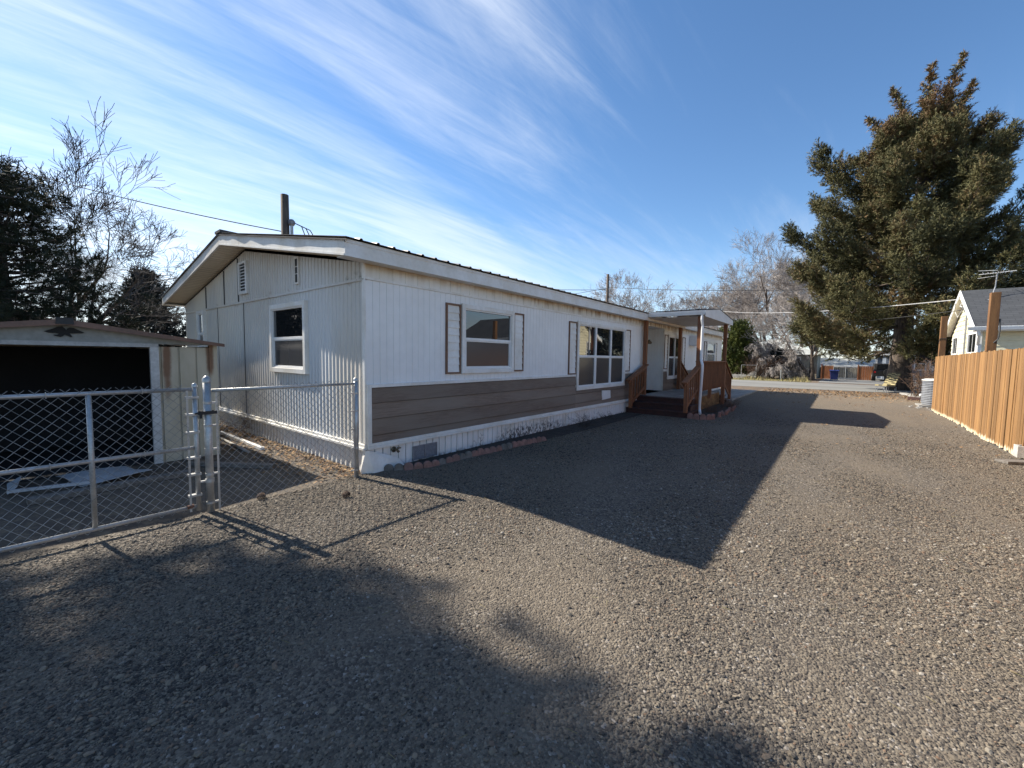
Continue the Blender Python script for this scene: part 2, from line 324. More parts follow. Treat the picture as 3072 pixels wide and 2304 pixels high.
# ------------------------------------------------------------------ ground
def ground():
    def sheet(name, poly, z, m, n=0, jag=0):
        b = MB()
        if jag:
            P = []; 
            for i in range(len(poly)):
                p, q = np.array(poly[i]), np.array(poly[(i + 1) % len(poly)]); k = max(1, int(np.linalg.norm(q - p) / .25))
                for t in range(k): P.append(p + (q - p) * t / k + RNG.uniform(-jag, jag, 2))
            poly = P
        b.quad(*[(x, y, z) for x, y in poly]); o = b.build(name, m); tag(o, kind='structure'); return o
    m, nt, p, nodes, L = new_mat('bare_dirt'); s = xyz(nt); v = pos(nt)
    c = mixc(nt, rng_(nt, noise(nt, v, .5, 6), .35, .65), (.11, .09, .07), (.07, .056, .044)); c = mixc(nt, rng_(nt, noise(nt, v, 7, 6, .7), .45, .68), c, (.17, .135, .095))
    lf = math_(nt, 'MULTIPLY', rng_(nt, noise(nt, v, 3.5, 7, .75), .45, .6), rng_(nt, s[1], 22, 26)); c = mixc(nt, math_(nt, 'MULTIPLY', lf, .7), c, (.21, .12, .06))
    L.new(c, p.inputs['Base Color']); p.inputs['Roughness'].default_value = .95; L.new(bump(nt, noise(nt, v, 30, 6, .7), .7, .03), p.inputs['Normal'])
    sheet('ground', [(-900, -900), (900, -900), (900, 900), (-900, 900)], 0, m)
    m, nt, p, nodes, L = new_mat('gravel_bed'); s = xyz(nt); v = pos(nt)
    vo = N(nt, 'ShaderNodeTexVoronoi'); vo.inputs['Scale'].default_value = 72; L.new(v, vo.inputs['Vector'])
    vo2 = N(nt, 'ShaderNodeTexVoronoi'); vo2.inputs['Scale'].default_value = 110; L.new(v, vo2.inputs['Vector'])
    hs = N(nt, 'ShaderNodeSeparateColor'); L.new(vo.outputs['Color'], hs.inputs[0])
    r = N(nt, 'ShaderNodeValToRGB'); L.new(hs.outputs[0], r.inputs[0]); e = r.color_ramp.elements
    while len(e) < 6: e.new(.5)
    for i, (x, cc) in enumerate(((0, (.04, .034, .03)), (.3, (.075, .062, .05)), (.55, (.125, .103, .078)), (.8, (.15, .127, .098)), (.95, (.2, .17, .13)), (1, (.3, .27, .24)))): e[i].position = x; e[i].color = cc + (1,)
    silt = rng_(nt, noise(nt, pos(nt, (1, .45, 1)), .8, 6, .62), .42, .62)
    c = mixc(nt, math_(nt, 'MULTIPLY', silt, .5), r.outputs[0], (.16, .127, .09))
    far = rng_(nt, s[1], 11, 24); lf = math_(nt, 'MULTIPLY', rng_(nt, noise(nt, pos(nt, (1, 2, 1)), 2.4, 7, .72), .47, .62), rng_(nt, s[1], 15, 26))
    c = mixc(nt, math_(nt, 'MULTIPLY', far, .55), c, (.2, .158, .11)); c = mixc(nt, math_(nt, 'MULTIPLY', lf, .75), c, (.21, .12, .065))
    L.new(c, p.inputs['Base Color']); p.inputs['Roughness'].default_value = .92
    h = math_(nt, 'ADD', math_(nt, 'MULTIPLY', vo.outputs['Distance'], -.7), math_(nt, 'ADD', math_(nt, 'MULTIPLY', vo2.outputs['Distance'], -.3), math_(nt, 'MULTIPLY', noise(nt, v, 6, 6, .7), 1.6)))
    L.new(bump(nt, h, .8, .016), p.inputs['Normal'])
    sheet('driveway', [(-4.66, -14), (14, -14), (14, 9), (2.6, 9.2), (2.55, 25), (-1, 26.6), (-3.2, 26.0), (-3.2, 15.5), (-4.76, 11.5), (-4.76, 3.0), (-4.62, 2.8), (-4.7, .6)], .004, m, jag=.07)
    o = sheet('street', [(-260, 27.6), (-6, 27.6), (6, 28.6), (260, 28.6), (260, 37.4), (-6, 36.3), (-260, 36.3)], .008, W['asphalt'])
    m = mat('dry_verge', (.24, .2, .1), (.15, .15, .06), 1.5, rough=.95, bmp=.6, bscale=20, bdist=.05, fine=.3)
    sheet('verge', [(-260, 36.4), (-6, 36.4), (-1.6, 37.2), (-1.8, 40), (-7, 39), (-260, 39)], .012, m, jag=.15)
    sheet('driveway_across_street', [(-1.2, 37.5), (7, 37.6), (3.4, 58), (-.9, 58)], .013, W['asphalt'])
    b = MB(); b.box(-4.7, -3.12, 16.9, 23.4, .002, .07); tag(b.build('path', W['concrete'], bevel=.01), kind='structure')
    # loose gravel, real stones thinning out with distance
    def pts(n, y0, y1, keep):
        # uniform over the fan the camera sees
        P = RNG.uniform((-5.2, -4), (9, 15), (n, 2)); return P[keep(P)]
    fwd = np.array([-.62, .78]); rt = np.array([.78, .63])
    def seen(P):
        d = P @ fwd; l = P @ rt; ok = (d > 1.0) & (np.abs(l) < 1.32 * d + .35) & ((P[:, 0] > -4.74) | (P[:, 1] < -9)) & ~((P[:, 0] > 2.34) & (P[:, 1] > 8.5))
        ok &= ~((P[:, 0] < -4.3) & (P[:, 1] > 3.1)) & (P[:, 1] < 14.5) & ~((P[:, 0] < -2.4) & (P[:, 1] > 11.1)); return ok, d
    P = RNG.uniform((-4.8, -4), (11, 14.5), (5200000, 2)); ok, d = seen(P); P = P[ok]; d = d[ok]
    g = sum(np.sin(P[:, 0] * a + P[:, 1] * b + c) for a, b, c in ((1.7, .5, 0), (-.9, 1.3, 2), (3.1, .9, 1), (.6, -2.3, 4), (4.4, 2.1, 5))) / 5
    dens = np.clip(2.6 / np.maximum(d, 1.6), .12, 1) ** 1.35 * np.clip(.74 + 1.0 * g - .55 * np.exp(-((P[:, 0] + .1 + .25 * np.sin(P[:, 1] * .4)) / .34) ** 2) - .5 * np.exp(-((P[:, 0] + 1.75 + .2 * np.sin(P[:, 1] * .5 + 1)) / .34) ** 2), .1, 1)
    k = RNG.random(len(P)) < dens * .84 * np.clip((14.5 - P[:, 1]) / 5, 0, 1); P = P[k]; d = d[k]; g = g[k]
    size = RNG.lognormal(math.log(.0046), .46, len(P)) * np.clip(.8 + d * .05, .8, 1.35) * (1 + .25 * g); size = np.clip(size, .0024, .018)
    me = bpy.data.meshes.new('gravel_stones'); me.vertices.add(len(P))
    co = np.column_stack([P, .004 + size * .12]); me.vertices.foreach_set('co', co.ravel().astype(np.float32))
    a = me.attributes.new('size', 'FLOAT', 'POINT'); a.data.foreach_set('value', size.astype(np.float32)); tn = sum(np.sin(P[:, 0] * a1 + P[:, 1] * b1 + c1) for a1, b1, c1 in ((.9, .35, 1), (-.5, 1.1, 3), (2.3, -.7, 2), (1.1, 2.6, 0), (5.1, 1.7, 4), (-3.3, 4.2, 1))) / 6; a = me.attributes.new('tone', 'FLOAT', 'POINT'); a.data.foreach_set('value', tn.astype(np.float32))
    o = bpy.data.objects.new('gravel_stones', me); COL.objects.link(o); tag(o, 'loose grey and tan gravel spread over the whole drive', 'gravel', kind='stuff')
    m, nt, p, nodes, L = new_mat('gravel_stone'); at = N(nt, 'ShaderNodeAttribute', attribute_type='INSTANCER'); at.attribute_name = 'shade'
    r = N(nt, 'ShaderNodeValToRGB'); at2 = N(nt, 'ShaderNodeAttribute', attribute_type='INSTANCER'); at2.attribute_name = 'tone'; L.new(math_(nt, 'ADD', at.outputs['Fac'], math_(nt, 'MULTIPLY', at2.outputs['Fac'], .16), True), r.inputs[0]); e = r.color_ramp.elements
    st = ((0, (.026, .023, .02)), (.2, (.06, .05, .041)), (.42, (.115, .093, .068)), (.66, (.17, .138, .1)), (.84, (.2, .164, .12)), (.9, (.15, .092, .058)), (.98, (.225, .19, .14)), (1, (.29, .26, .22)))
    while len(e) < len(st): e.new(.5)
    for i, (x, cc) in enumerate(st): e[i].position = x; e[i].color = cc + (1,)
    L.new(r.outputs[0], p.inputs['Base Color']); p.inputs['Roughness'].default_value = .85
    ng = bpy.data.node_groups.new('scatter', 'GeometryNodeTree'); ng.interface.new_socket('Geometry', in_out='INPUT', socket_type='NodeSocketGeometry'); ng.interface.new_socket('Geometry', in_out='OUTPUT', socket_type='NodeSocketGeometry')
    gi = N(ng, 'NodeGroupInput'); go = N(ng, 'NodeGroupOutput'); ic = N(ng, 'GeometryNodeMeshIcoSphere'); ic.inputs['Subdivisions'].default_value = 1; ic.inputs['Radius'].default_value = 1
    inst = N(ng, 'GeometryNodeInstanceOnPoints'); sm = N(ng, 'GeometryNodeSetMaterial'); sm.inputs['Material'].default_value = m
    K = ng.links; K.new(ic.outputs[0], sm.inputs[0]); K.new(gi.outputs[0], inst.inputs['Points']); K.new(sm.outputs[0], inst.inputs['Instance'])
    def rv(lo, hi, seed):
        n = N(ng, 'FunctionNodeRandomValue', data_type='FLOAT_VECTOR'); n.inputs[0].default_value = lo; n.inputs[1].default_value = hi; n.inputs['Seed'].default_value = seed; return n.outputs[0]
    K.new(rv((-.5, -.5, 0), (.5, .5, 6.28), 3), inst.inputs['Rotation'])
    na = N(ng, 'GeometryNodeInputNamedAttribute', data_type='FLOAT'); na.inputs[0].default_value = 'size'
    vm = N(ng, 'ShaderNodeVectorMath', operation='SCALE'); K.new(rv((.85, .7, .36), (1.4, 1.1, .66), 5), vm.inputs[0]); K.new(na.outputs[0], vm.inputs['Scale']); K.new(vm.outputs[0], inst.inputs['Scale'])
    sa = N(ng, 'GeometryNodeStoreNamedAttribute', data_type='FLOAT', domain='INSTANCE'); sa.inputs['Name'].default_value = 'shade'
    r1 = N(ng, 'FunctionNodeRandomValue', data_type='FLOAT'); r1.inputs['Seed'].default_value = 9
    K.new(inst.outputs[0], sa.inputs[0]); K.new([q for q in r1.outputs if q.type == 'VALUE' and q.enabled][0], [q for q in sa.inputs if q.name == 'Value' and q.enabled][0]); K.new(sa.outputs[0], go.inputs[0])
    md = o.modifiers.new('scatter', 'NODES'); md.node_group = ng
    print('stones', len(P))
ground()

# ------------------------------------------------------------------ the mobile home
XW, YG = -4.78, 2.95; XL, XR = -12.9, -8.84; YE = 23.2
def ribbed(mb, us, offs, zb, zt, f, tint=None):
    """strips between successive us; f(u, off, z) -> point"""
    V = []; F = []
    for u, o in zip(us, offs): V += [f(u, o, zb(u)), f(u, o, zt(u))]
    for i in range(len(us) - 1): F.append((2 * i, 2 * i + 2, 2 * i + 3, 2 * i + 1))
    mb.add(V, np.array(F), tint)
def ribs(u0, u1, pitch, prof):
    us, os_ = [], []; u = u0
    while u < u1 - 1e-6:
        for a, b in prof:
            x = u + a * pitch
            if x <= u1: us.append(x); os_.append(b)
        u += pitch
    us.append(u1); os_.append(prof[0][1]); return us, os_
RIB = [(0, 0), (.36, 0), (.62, .006), (.86, .012), (.93, .0115), (.985, .001)]; GROOVE = [(0, 0), (.93, 0), (.965, -.007), (.995, 0)]
SKR = [(0, 0), (.85, 0), (.88, -.035), (.96, -.035), (.99, 0)]
def window(par, axis, plane, u0, u1, z0, z1, cols=1, split=.5, casing=.075, name='window', glass=('glass', 'screen'), proud=1):
    """axis 'X': wall faces +X at x=plane, u runs along y; axis 'Y': wall faces -Y, u runs along x"""
    def bx(b, a0, a1, c0, c1, d0, d1):
        if axis == 'X': b.box(plane + d0, plane + d1, a0, a1, c0, c1)
        else: b.box(a0, a1, plane - d1, plane - d0, c0, c1)
    def ring(b, a0, a1, c0, c1, w, d0, d1):
        bx(b, a0, a0 + w, c0, c1, d0, d1); bx(b, a1 - w, a1, c0, c1, d0, d1); bx(b, a0 + w, a1 - w, c0, c0 + w, d0, d1); bx(b, a0 + w, a1 - w, c1 - w, c1, d0, d1)
    fr = MB(); ring(fr, u0, u1, z0, z1, casing, -.02, .05 * proud); fr = fr.build(name, W['trim'], par, bevel=.004)
    iu0, iu1, iz0, iz1 = u0 + casing, u1 - casing, z0 + casing, z1 - casing; cw = (iu1 - iu0) / cols; mb = MB(); zm = iz0 + (iz1 - iz0) * split
    ring(mb, iu0, iu1, iz0, iz1, .022, -.02, .032); 
    for i in range(1, cols): bx(mb, iu0 + cw * i - .035, iu0 + cw * i + .035, iz0 + .022, iz1 - .022, -.02, .036)
    for i in range(cols): bx(mb, iu0 + cw * i + .022, iu0 + cw * (i + 1) - .022, zm - .022, zm + .022, -.02, .028); ring(mb, iu0 + cw * i + .03, iu0 + cw * (i + 1) - .03, iz0 + .022, zm - .022, .018, -.02, .02)
    mb.build('sash', W['vinyl'], fr, bevel=.003)
    for i in range(cols):
        a0, a1 = iu0 + cw * i + .02, iu0 + cw * (i + 1) - .02
        b = MB(); bx(b, a0, a1, zm + .02, iz1 - .02, -.02, .006); b.build('pane', W[glass[0]], fr)
        b = MB(); bx(b, a0 + .02, a1 - .02, iz0 + .03, zm - .03, -.02, .009); b.build('insect_screen', W[glass[1]], fr)
    return fr
def shutter(par, y0, y1, z0, z1):
    b = MB(); w = .028
    b.box(XW - .01, XW + .028, y0, y0 + w, z0, z1); b.box(XW - .01, XW + .028, y1 - w, y1, z0, z1); b.box(XW - .01, XW + .028, y0 + w, y1 - w, z0, z0 + w); b.box(XW - .01, XW + .028, y0 + w, y1 - w, z1 - w, z1)
    s = b.build('shutter', W['shframe'], par); l = MB(); n = 9; h = (z1 - z0 - 2 * w) / n
    for i in range(n):
        a = z0 + w + i * h; l.prism([(XW + .004, y0 + w, a), (XW + .021, y0 + w, a), (XW + .008, y0 + w, a + h), (XW + .004, y0 + w, a + h)], (0, y1 - y0 - 2 * w, 0))
    l.build('louvre', W['trim'], s)
def house():
    H = thing('mobile_home', 'long white single storey mobile home with brown lower siding and a low dark metal roof', 'house', (-8.8, 13, 0))
    W['shframe'] = mat('brown_shutter_frame', (.2, .105, .062), (.14, .075, .046), 6, rough=.6)
    rake = lambda x: 2.72 + .74 * (1 - abs(x - XR) / 4.06)
    fy = lambda u, o, z: (u, YG - o, z); fx = lambda u, o, z: (XW + o, u, z)
    # gable end
    b = MB(); u, o = ribs(XL, XW - .03, .1, RIB); ribbed(b, u, o, lambda x: .375, lambda x: 2.5, fy); b.build('gable_wall', W['gable'], H)
    b = MB(); u, o = ribs(XL, XW - .03, .1, RIB); u, o = (list(t) for t in zip(*sorted(set(zip(u + [XR], o + [0.01])))))
    ribbed(b, u, o, lambda x: 2.535, rake, fy); b.build('gable_triangle', W['gable'], H)
    b = MB(); b.box(XL - .01, XW, YG - .028, YG + .02, 2.5, 2.522); b.box(XL - .01, XW, YG - .02, YG + .02, 2.522, 2.536); b.build('gable_seam_trim', W['gable'], H)
    b = MB(); b.box(XL - .01, XW + .005, YG - .035, YG + .02, .335, .375); b.box(XL - .01, XW + .005, YG - .055, YG + .02, .3, .335); b.build('skirting_band', W['trim'], H, bevel=.004)
    b = MB(); u, o = ribs(XL, XW - .05, .125, RIB); ribbed(b, u, [q * 1.1 - .005 for q in o], lambda x: -.02, lambda x: .302, fy); b.build('gable_skirting', W['gable'], H)
    for x, z0, z1 in ((-10.42, .38, 2.5), (-8.93, .38, 2.5), (-11.55, .38, 2.5), (-10.0, 2.54, 0), (-11.2, 2.54, 0), (-9.2, 2.54, 0)):
        b = MB(); b.box(x - .002, x + .002, YG - .0225, YG, z0, z1 or rake(x) - .02); b.build('panel_seam', W['seamdark'], H)
    # long wall
    for y0, y1 in ((YG + .0, 12.42), (14.35, YE)):
        b = MB(); u, o = ribs(y0, y1, .105, GROOVE); ribbed(b, u, o, lambda x: 1.1, lambda x: 2.515, fx); b.build('front_wall', W['white'], H)
    for y0, y1 in ((YG, 12.42), (12.42, 14.35), (14.35, YE)):
        b = MB(); u, o = ribs(y0, y1, .21, GROOVE); ribbed(b, u, [q - .004 for q in o], lambda x: 2.53 if y0 != 12.42 else 2.6, lambda x: 2.76, fx)
        b.build('stained_wall_band', W['band'], H)
    b = MB()
    for y0, y1 in ((YG, 12.42), (14.35, YE)): b.box(XW - .02, XW + .016, y0, y1, 2.512, 2.53); b.box(XW - .02, XW + .01, y0, y1, 2.53, 2.545)
    b.build('wall_seam_trim', W['trim'], H)
    Z = [.385, .49, .71, .92, 1.12]
    for y0, y1 in ((YG + .06, 8.32), (11.06, 12.42), (14.35, 14.78), (16.3, YE)):
        b = MB(); b.box(XW - .005, XW + .004, y0, y1, Z[0], Z[4]); b.build('lap_gap_shade', W['seamdark'], H); b = MB()  # dark sheet stands in for the shade in the gaps between boards
        for i in range(4): b.prism([(XW - .01, y0, Z[i]), (XW + .03, y0, Z[i]), (XW + .014, y0, Z[i + 1] - .009), (XW - .01, y0, Z[i + 1] - .009)], (0, y1 - y0, 0), tint=random.random())
        b.build('brown_siding', W['siding'], H)
    for y0, y1 in ((8.32, 11.06), (14.78, 16.3)):
        b = MB(); b.box(XW - .01, XW + .028, y0, y1, .711, .86, tint=.4)
        for i in range(2): b.prism([(XW - .01, y0, Z[i]), (XW + .03, y0, Z[i]), (XW + .014, y0, Z[i + 1] - .009), (XW - .01, y0, Z[i + 1] - .009)], (0, y1 - y0, 0), tint=random.random())
        b.build('brown_siding', W['siding'], H)
    b = MB()
    for y0, y1 in ((YG + .06, 8.3), (11.06, 12.42), (14.35, 14.78), (16.3, YE)): b.box(XW - .01, XW + .034, y0, y1, 1.12, 1.165)
    b.box(XW - .02, XW + .03, YG + .0, YG + .06, .385, 1.165); b.box(XW - .02, XW + .036, YG, 12.42, .345, .385); b.box(XW - .02, XW + .05, YG, 12.42, .305, .345); b.box(XW - .02, XW + .05, 14.35, YE, .305, .385)
    b.build('siding_trim', W['trim'], H, bevel=.004)
    b = MB()
    for y0, y1 in ((YG, 12.42), (12.42, YE)): u, o = ribs(y0, y1, .125, SKR); ribbed(b, u, o, lambda x: -.02, lambda x: .308, fx)
    b.build('skirting', W['skirt'], H)
    b = MB()                                                               # bent sheet at the corner foot
    V = [(XW - .06, YG - .02, .3), (XW + .02, YG - .03, .3), (XW - .09, YG - .035, .0), (XW - .02, YG - .09, .0), (XW + .035, YG + .0, .3), (XW + .1, YG + .05, .0), (XW + .012, YG + .5, .12), (XW + .075, YG + .55, .0)]
    b.add(V, np.array([(0, 1, 3, 2), (1, 4, 5, 3)])); b.quad(V[4], (XW + .02, YG + .45, .14), (XW + .075, YG + .55, .0), V[5]); b.build('bent_skirting_sheet', W['trim'], H)
    b = MB(); b.box(XW - .045, XW + .004, YG - .026, YG + .0, .38, 2.74); b.build('corner_trim', W['trim'], H)
    SH = []
    def hd(x, y, z):
        if not SH: q = MB(); q.lathe((0, 0, 0), [(0, -.004), (.008, -.004), (.008, .004), (.004, .006), (0, .006)], 8); SH.append(q.build('screw_head', W['black'], H)); o = SH[0]
        else: o = SH[0].copy(); COL.objects.link(o); o.parent = H
        o.location = (x + 8.8, y - 13, z); o.rotation_euler = (0, math.pi / 2, 0) if x > XW - .01 else (math.pi / 2, 0, 0)
    for y in np.arange(3.15, 12.3, .32):
        hd(XW + .006, y, 1.185); hd(XW + .05, y + .1, .325)
        if not (4.3 < y < 6.3 or 7.9 < y < 11.4): hd(XW + .003, y, 1.9 + random.uniform(-.01, .01))
    for x in np.arange(-6.2, -4.9, .22): hd(x, YG - .02, 1.9)
    for x in np.arange(-9.9, -7.7, .26): hd(x, YG - .012, 1.85 + random.uniform(-.012, .012))
    # other sides, so the body is closed
    b = MB(); b.box(XL + .01, XL + .1, YG + .01, YE, 0, 2.74); b.box(XL + .01, XW - .01, YE - .1, YE - .001, 0, 2.74); b.build('back_wall', W['white'], H)
    b = MB(); b.prism([(XL, YE - .02, 2.72), (XW - .01, YE - .02, 2.72), (XR, YE - .02, 3.46)], (0, .015, 0)); b.build('far_gable', W['white'], H)
    # entry recess
    b = MB(); xr = -5.95
    u, o = ribs(xr, XW - .01, .1, GROOVE); ribbed(b, u, o, lambda x: .45, lambda x: 2.6, lambda u, o, z: (u, 14.35 - o, z)); ribbed(b, *ribs(xr, XW - .01, .1, GROOVE), lambda x: .45, lambda x: 2.6, lambda u, o, z: (u, 12.42 + o, z))
    b.box(xr - .02, xr, 12.42, 14.35, .44, 2.62); b.box(xr, XW - .008, 12.42, 14.35, 2.6, 2.63); b.build('entry_alcove', W['white'], H)
    b = MB(); b.box(XW - .04, XW + .012, 14.335, 14.355, .45, 2.52); b.build('alcove_corner_trim', W['trim'], H); b = MB(); b.box(XW - .04, XW + .012, 12.415, 12.435, .45, 2.52); b.build('alcove_corner_trim', W['trim'], H)
    b = MB(); b.box(xr, xr + .045, 12.85, 13.8, .47, 2.5); d = b.build('door', W['vinyl'], H, bevel=.006)
    b = MB(); b.tube([(xr + .045, 13.7, 1.42), (xr + .1, 13.7, 1.42)], [.025, .03], 10); b.build('handle', W['brass'], d, smooth=True)
    b = MB(); b.tube([(-5.25, 14.34, 2.12), (-5.25, 14.22, 2.2)], .012, 6); b.tube([(-5.25, 14.22, 2.22), (-5.25, 14.2, 2.08)], [.03, .07], 10); b.tube([(-5.25, 14.35, 2.12), (-5.25, 14.32, 2.12)], .05, 10); b.build('porch_lamp', W['brass'], H, smooth=True)
    # windows, shutters
    window(H, 'X', XW, 4.63, 5.97, 1.27, 2.39, 1, .5)
    window(H, 'X', XW, 8.33, 11.04, .79, 2.4, 3, .5, name='picture_window', glass=('glass', 'screen'))
    window(H, 'X', XW, 14.72, 16.28, .84, 2.42, 2, .5, name='porch_window')
    window(H, 'X', XW, 20.05, 21.7, 1.28, 2.4, 1, .5, name='far_window')
    window(H, 'Y', YG - .02, -7.63, -6.33, 1.24, 2.36, 1, .5, name='gable_window')
    window(H, 'Y', YG - .02, -11.76, -11.24, 1.62, 2.5, 1, .4, .06, name='narrow_window', glass=('glassgrey', 'screen'))
    for y0, y1, z0, z1 in ((4.31, 4.62, 1.27, 2.37), (5.98, 6.29, 1.28, 2.37), (7.98, 8.32, 1.17, 2.37), (11.05, 11.41, 1.18, 2.37), (14.38, 14.71, 1.2, 2.4), (16.4, 16.78, 1.2, 2.4), (19.66, 20.02, 1.25, 2.37), (21.73, 22.05, 1.25, 2.37)): shutter(H, y0, y1, z0, z1)
    # vents, tap, patches, air conditioner
    b = MB(); b.box(-9.08, -8.66, YG - .055, YG, 2.66, 2.7); b.box(-9.08, -8.66, YG - .055, YG, 3.22, 3.26); b.box(-9.08, -9.02, YG - .055, YG, 2.7, 3.22); b.box(-8.72, -8.66, YG - .055, YG, 2.7, 3.22)
    v = b.build('gable_vent', W['trim'], H, bevel=.004); b = MB()
    for i in range(9): z = 2.705 + i * .058; b.prism([(-9.02, YG - .045, z), (-9.02, YG - .018, z + .034), (-9.02, YG - .012, z + .034), (-9.02, YG - .04, z - .002)], (.3, 0, 0))
    b.build('louvre', W['trim'], v); b = MB(); b.box(-9.02, -8.72, YG - .024, YG - .02, 2.7, 3.22); b.build('dark_opening', W['black'], v)
    b = MB(); b.box(-6.74, -6.59, YG - .03, YG, 2.63, 2.66); b.box(-6.74, -6.59, YG - .03, YG, 3.02, 3.05); b.box(-6.74, -6.71, YG - .03, YG, 2.66, 3.02); b.box(-6.62, -6.59, YG - .03, YG, 2.66, 3.02)
    for z in (2.79, 2.9): b.box(-6.71, -6.62, YG - .028, YG, z - .005, z + .005)
    v = b.build('slot_vent', W['trim'], H); b = MB(); b.box(-6.71, -6.62, YG - .023, YG, 2.66, 3.02); b.build('dark_opening', W['black'], v)
    b = MB(); b.box(XW - .01, XW + .02, 3.68, 4.12, .03, .225); v = b.build('crawl_vent', W['vent'], H); b = MB(); b.box(XW + .018, XW + .026, 3.885, 3.905, .03, .225); b.box(XW + .018, XW + .026, 3.67, 3.69, .03, .23); b.box(XW + .018, XW + .026, 4.11, 4.13, .03, .23); b.box(XW + .018, XW + .026, 3.67, 4.13, .222, .235); b.build('vent_frame', W['grille'], v)
    b = MB(); b.tube([(XW - .01, 3.36, .245), (XW + .012, 3.36, .245)], .04, 12); b.tube([(XW, 3.36, .245), (XW + .06, 3.37, .245), (XW + .085, 3.39, .21)], .018, 8); b.tube([(XW + .06, 3.37, .24), (XW + .09, 3.38, .275)], [.008, .008], 6); b.lathe((XW + .095, 3.382, .27), [(0, 0), (.03, 0), (.03, .012), (0, .012)], 10); b.build('garden_tap', W['brass'], H, smooth=True)
    b = MB(); b.prism([(XW + .02, 9.66, .72), (XW + .02, 10.14, .7), (XW + .02, 10.17, .49), (XW + .02, 9.68, .47)], (.016, 0, 0)); b.build('patch_plate', W['vinyl'], H)
    b = MB(); b.box(XW, XW + .32, 17.35, 18.05, 2.1, 2.5); a = b.build('window_air_conditioner', W['vinyl'], H, bevel=.015); b = MB(); b.box(XW + .318, XW + .326, 17.42, 17.98, 2.16, 2.44); b.build('grille', W['grille'], a)
    # roof
    b = MB(); prof = [(0, 0), (.76, 0), (.82, .018), (.9, .018), (.96, 0)]; us, os_ = ribs(2.53, 23.45, .23, prof)
    for xe, xk in ((-4.5, XR), (-13.18, XR)):
        V = []; F = []
        for u, o in zip(us, os_): V += [(xe, u, 2.9 + o), (xk, u, 3.695 + o)]
        k = len(us); F = np.array([(2 * i, 2 * i + 1, 2 * i + 3, 2 * i + 2) for i in range(k - 1)]); b.add(V, F)
    b.box(XR - .14, XR + .14, 2.52, 23.46, 3.69, 3.735); rf = b.build('roof', W['brownroof'], H); md = rf.modifiers.new('thick', 'SOLIDIFY'); md.thickness = .008
    for x0, x1, y in ((-4.57, -4.55, 0), (-13.15, -13.13, 0)): b = MB(); b.box(x0, x1, 2.55, 23.44, 2.7, 2.885); b.box(x0 - .008 * (x0 < -9) , x1 + .008, 2.55, 23.44, 2.855, 2.893); b.build('eave_fascia', W['trim'], H)
    zt = lambda x: 2.885 + .79 * (1 - abs(x - XR) / 4.29)
    for y0, y1 in ((2.55, 2.575), (23.42, 23.44)):
        b = MB()
        for xa, xb in ((-13.13, -10.95), (-10.945, XR), (XR, -7.9), (-7.895, -4.57)): b.prism([(xa, y0, zt(xa) - .185), (xb, y0, zt(xb) - .185), (xb, y0, zt(xb)), (xa, y0, zt(xa))], (0, y1 - y0, 0))
        for xa, xb in ((-13.13, XR), (XR, -4.57)): b.prism([(xa, y0 - .006, zt(xa) - .185), (xb, y0 - .006, zt(xb) - .185), (xb, y0 - .006, zt(xb) - .16), (xa, y0 - .006, zt(xa) - .16)], (0, .006, 0))
        b.build('rake_fascia', W['trim'], H)
    b = MB(); xs = np.linspace(-13.15, -4.46, 90); wob = np.interp(xs, np.linspace(-13.15, -4.46, 24), RNG.uniform(.008, .034, 24))     # wavy drip edge
    V = []
    for x, w_ in zip(xs, wob): V += [(x, 2.58, zt(x) + .012), (x, 2.545 - w_, zt(x) + .004), (x, 2.545 - w_, zt(x) - .012)]
    b.add(V, np.array([q for i in range(len(xs) - 1) for q in ((3 * i, 3 * i + 1, 3 * i + 4, 3 * i + 3), (3 * i + 1, 3 * i + 2, 3 * i + 5, 3 * i + 4))])); b.build('drip_edge', W['brownroof'], H)
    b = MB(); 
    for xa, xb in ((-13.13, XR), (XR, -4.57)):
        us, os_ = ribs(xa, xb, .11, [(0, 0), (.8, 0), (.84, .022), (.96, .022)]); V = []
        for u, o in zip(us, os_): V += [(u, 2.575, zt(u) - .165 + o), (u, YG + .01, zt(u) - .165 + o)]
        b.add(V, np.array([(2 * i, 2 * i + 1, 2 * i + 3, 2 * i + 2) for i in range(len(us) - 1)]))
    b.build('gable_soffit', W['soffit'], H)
    b = MB(); b.box(XW - .01, -4.57, YG - .37, YE, 2.712, 2.72); b.build('eave_soffit', W['trim'], H); b = MB(); b.box(-13.13, XL + .02, YG - .37, YE, 2.712, 2.72); b.build('eave_soffit', W['trim'], H)
house()

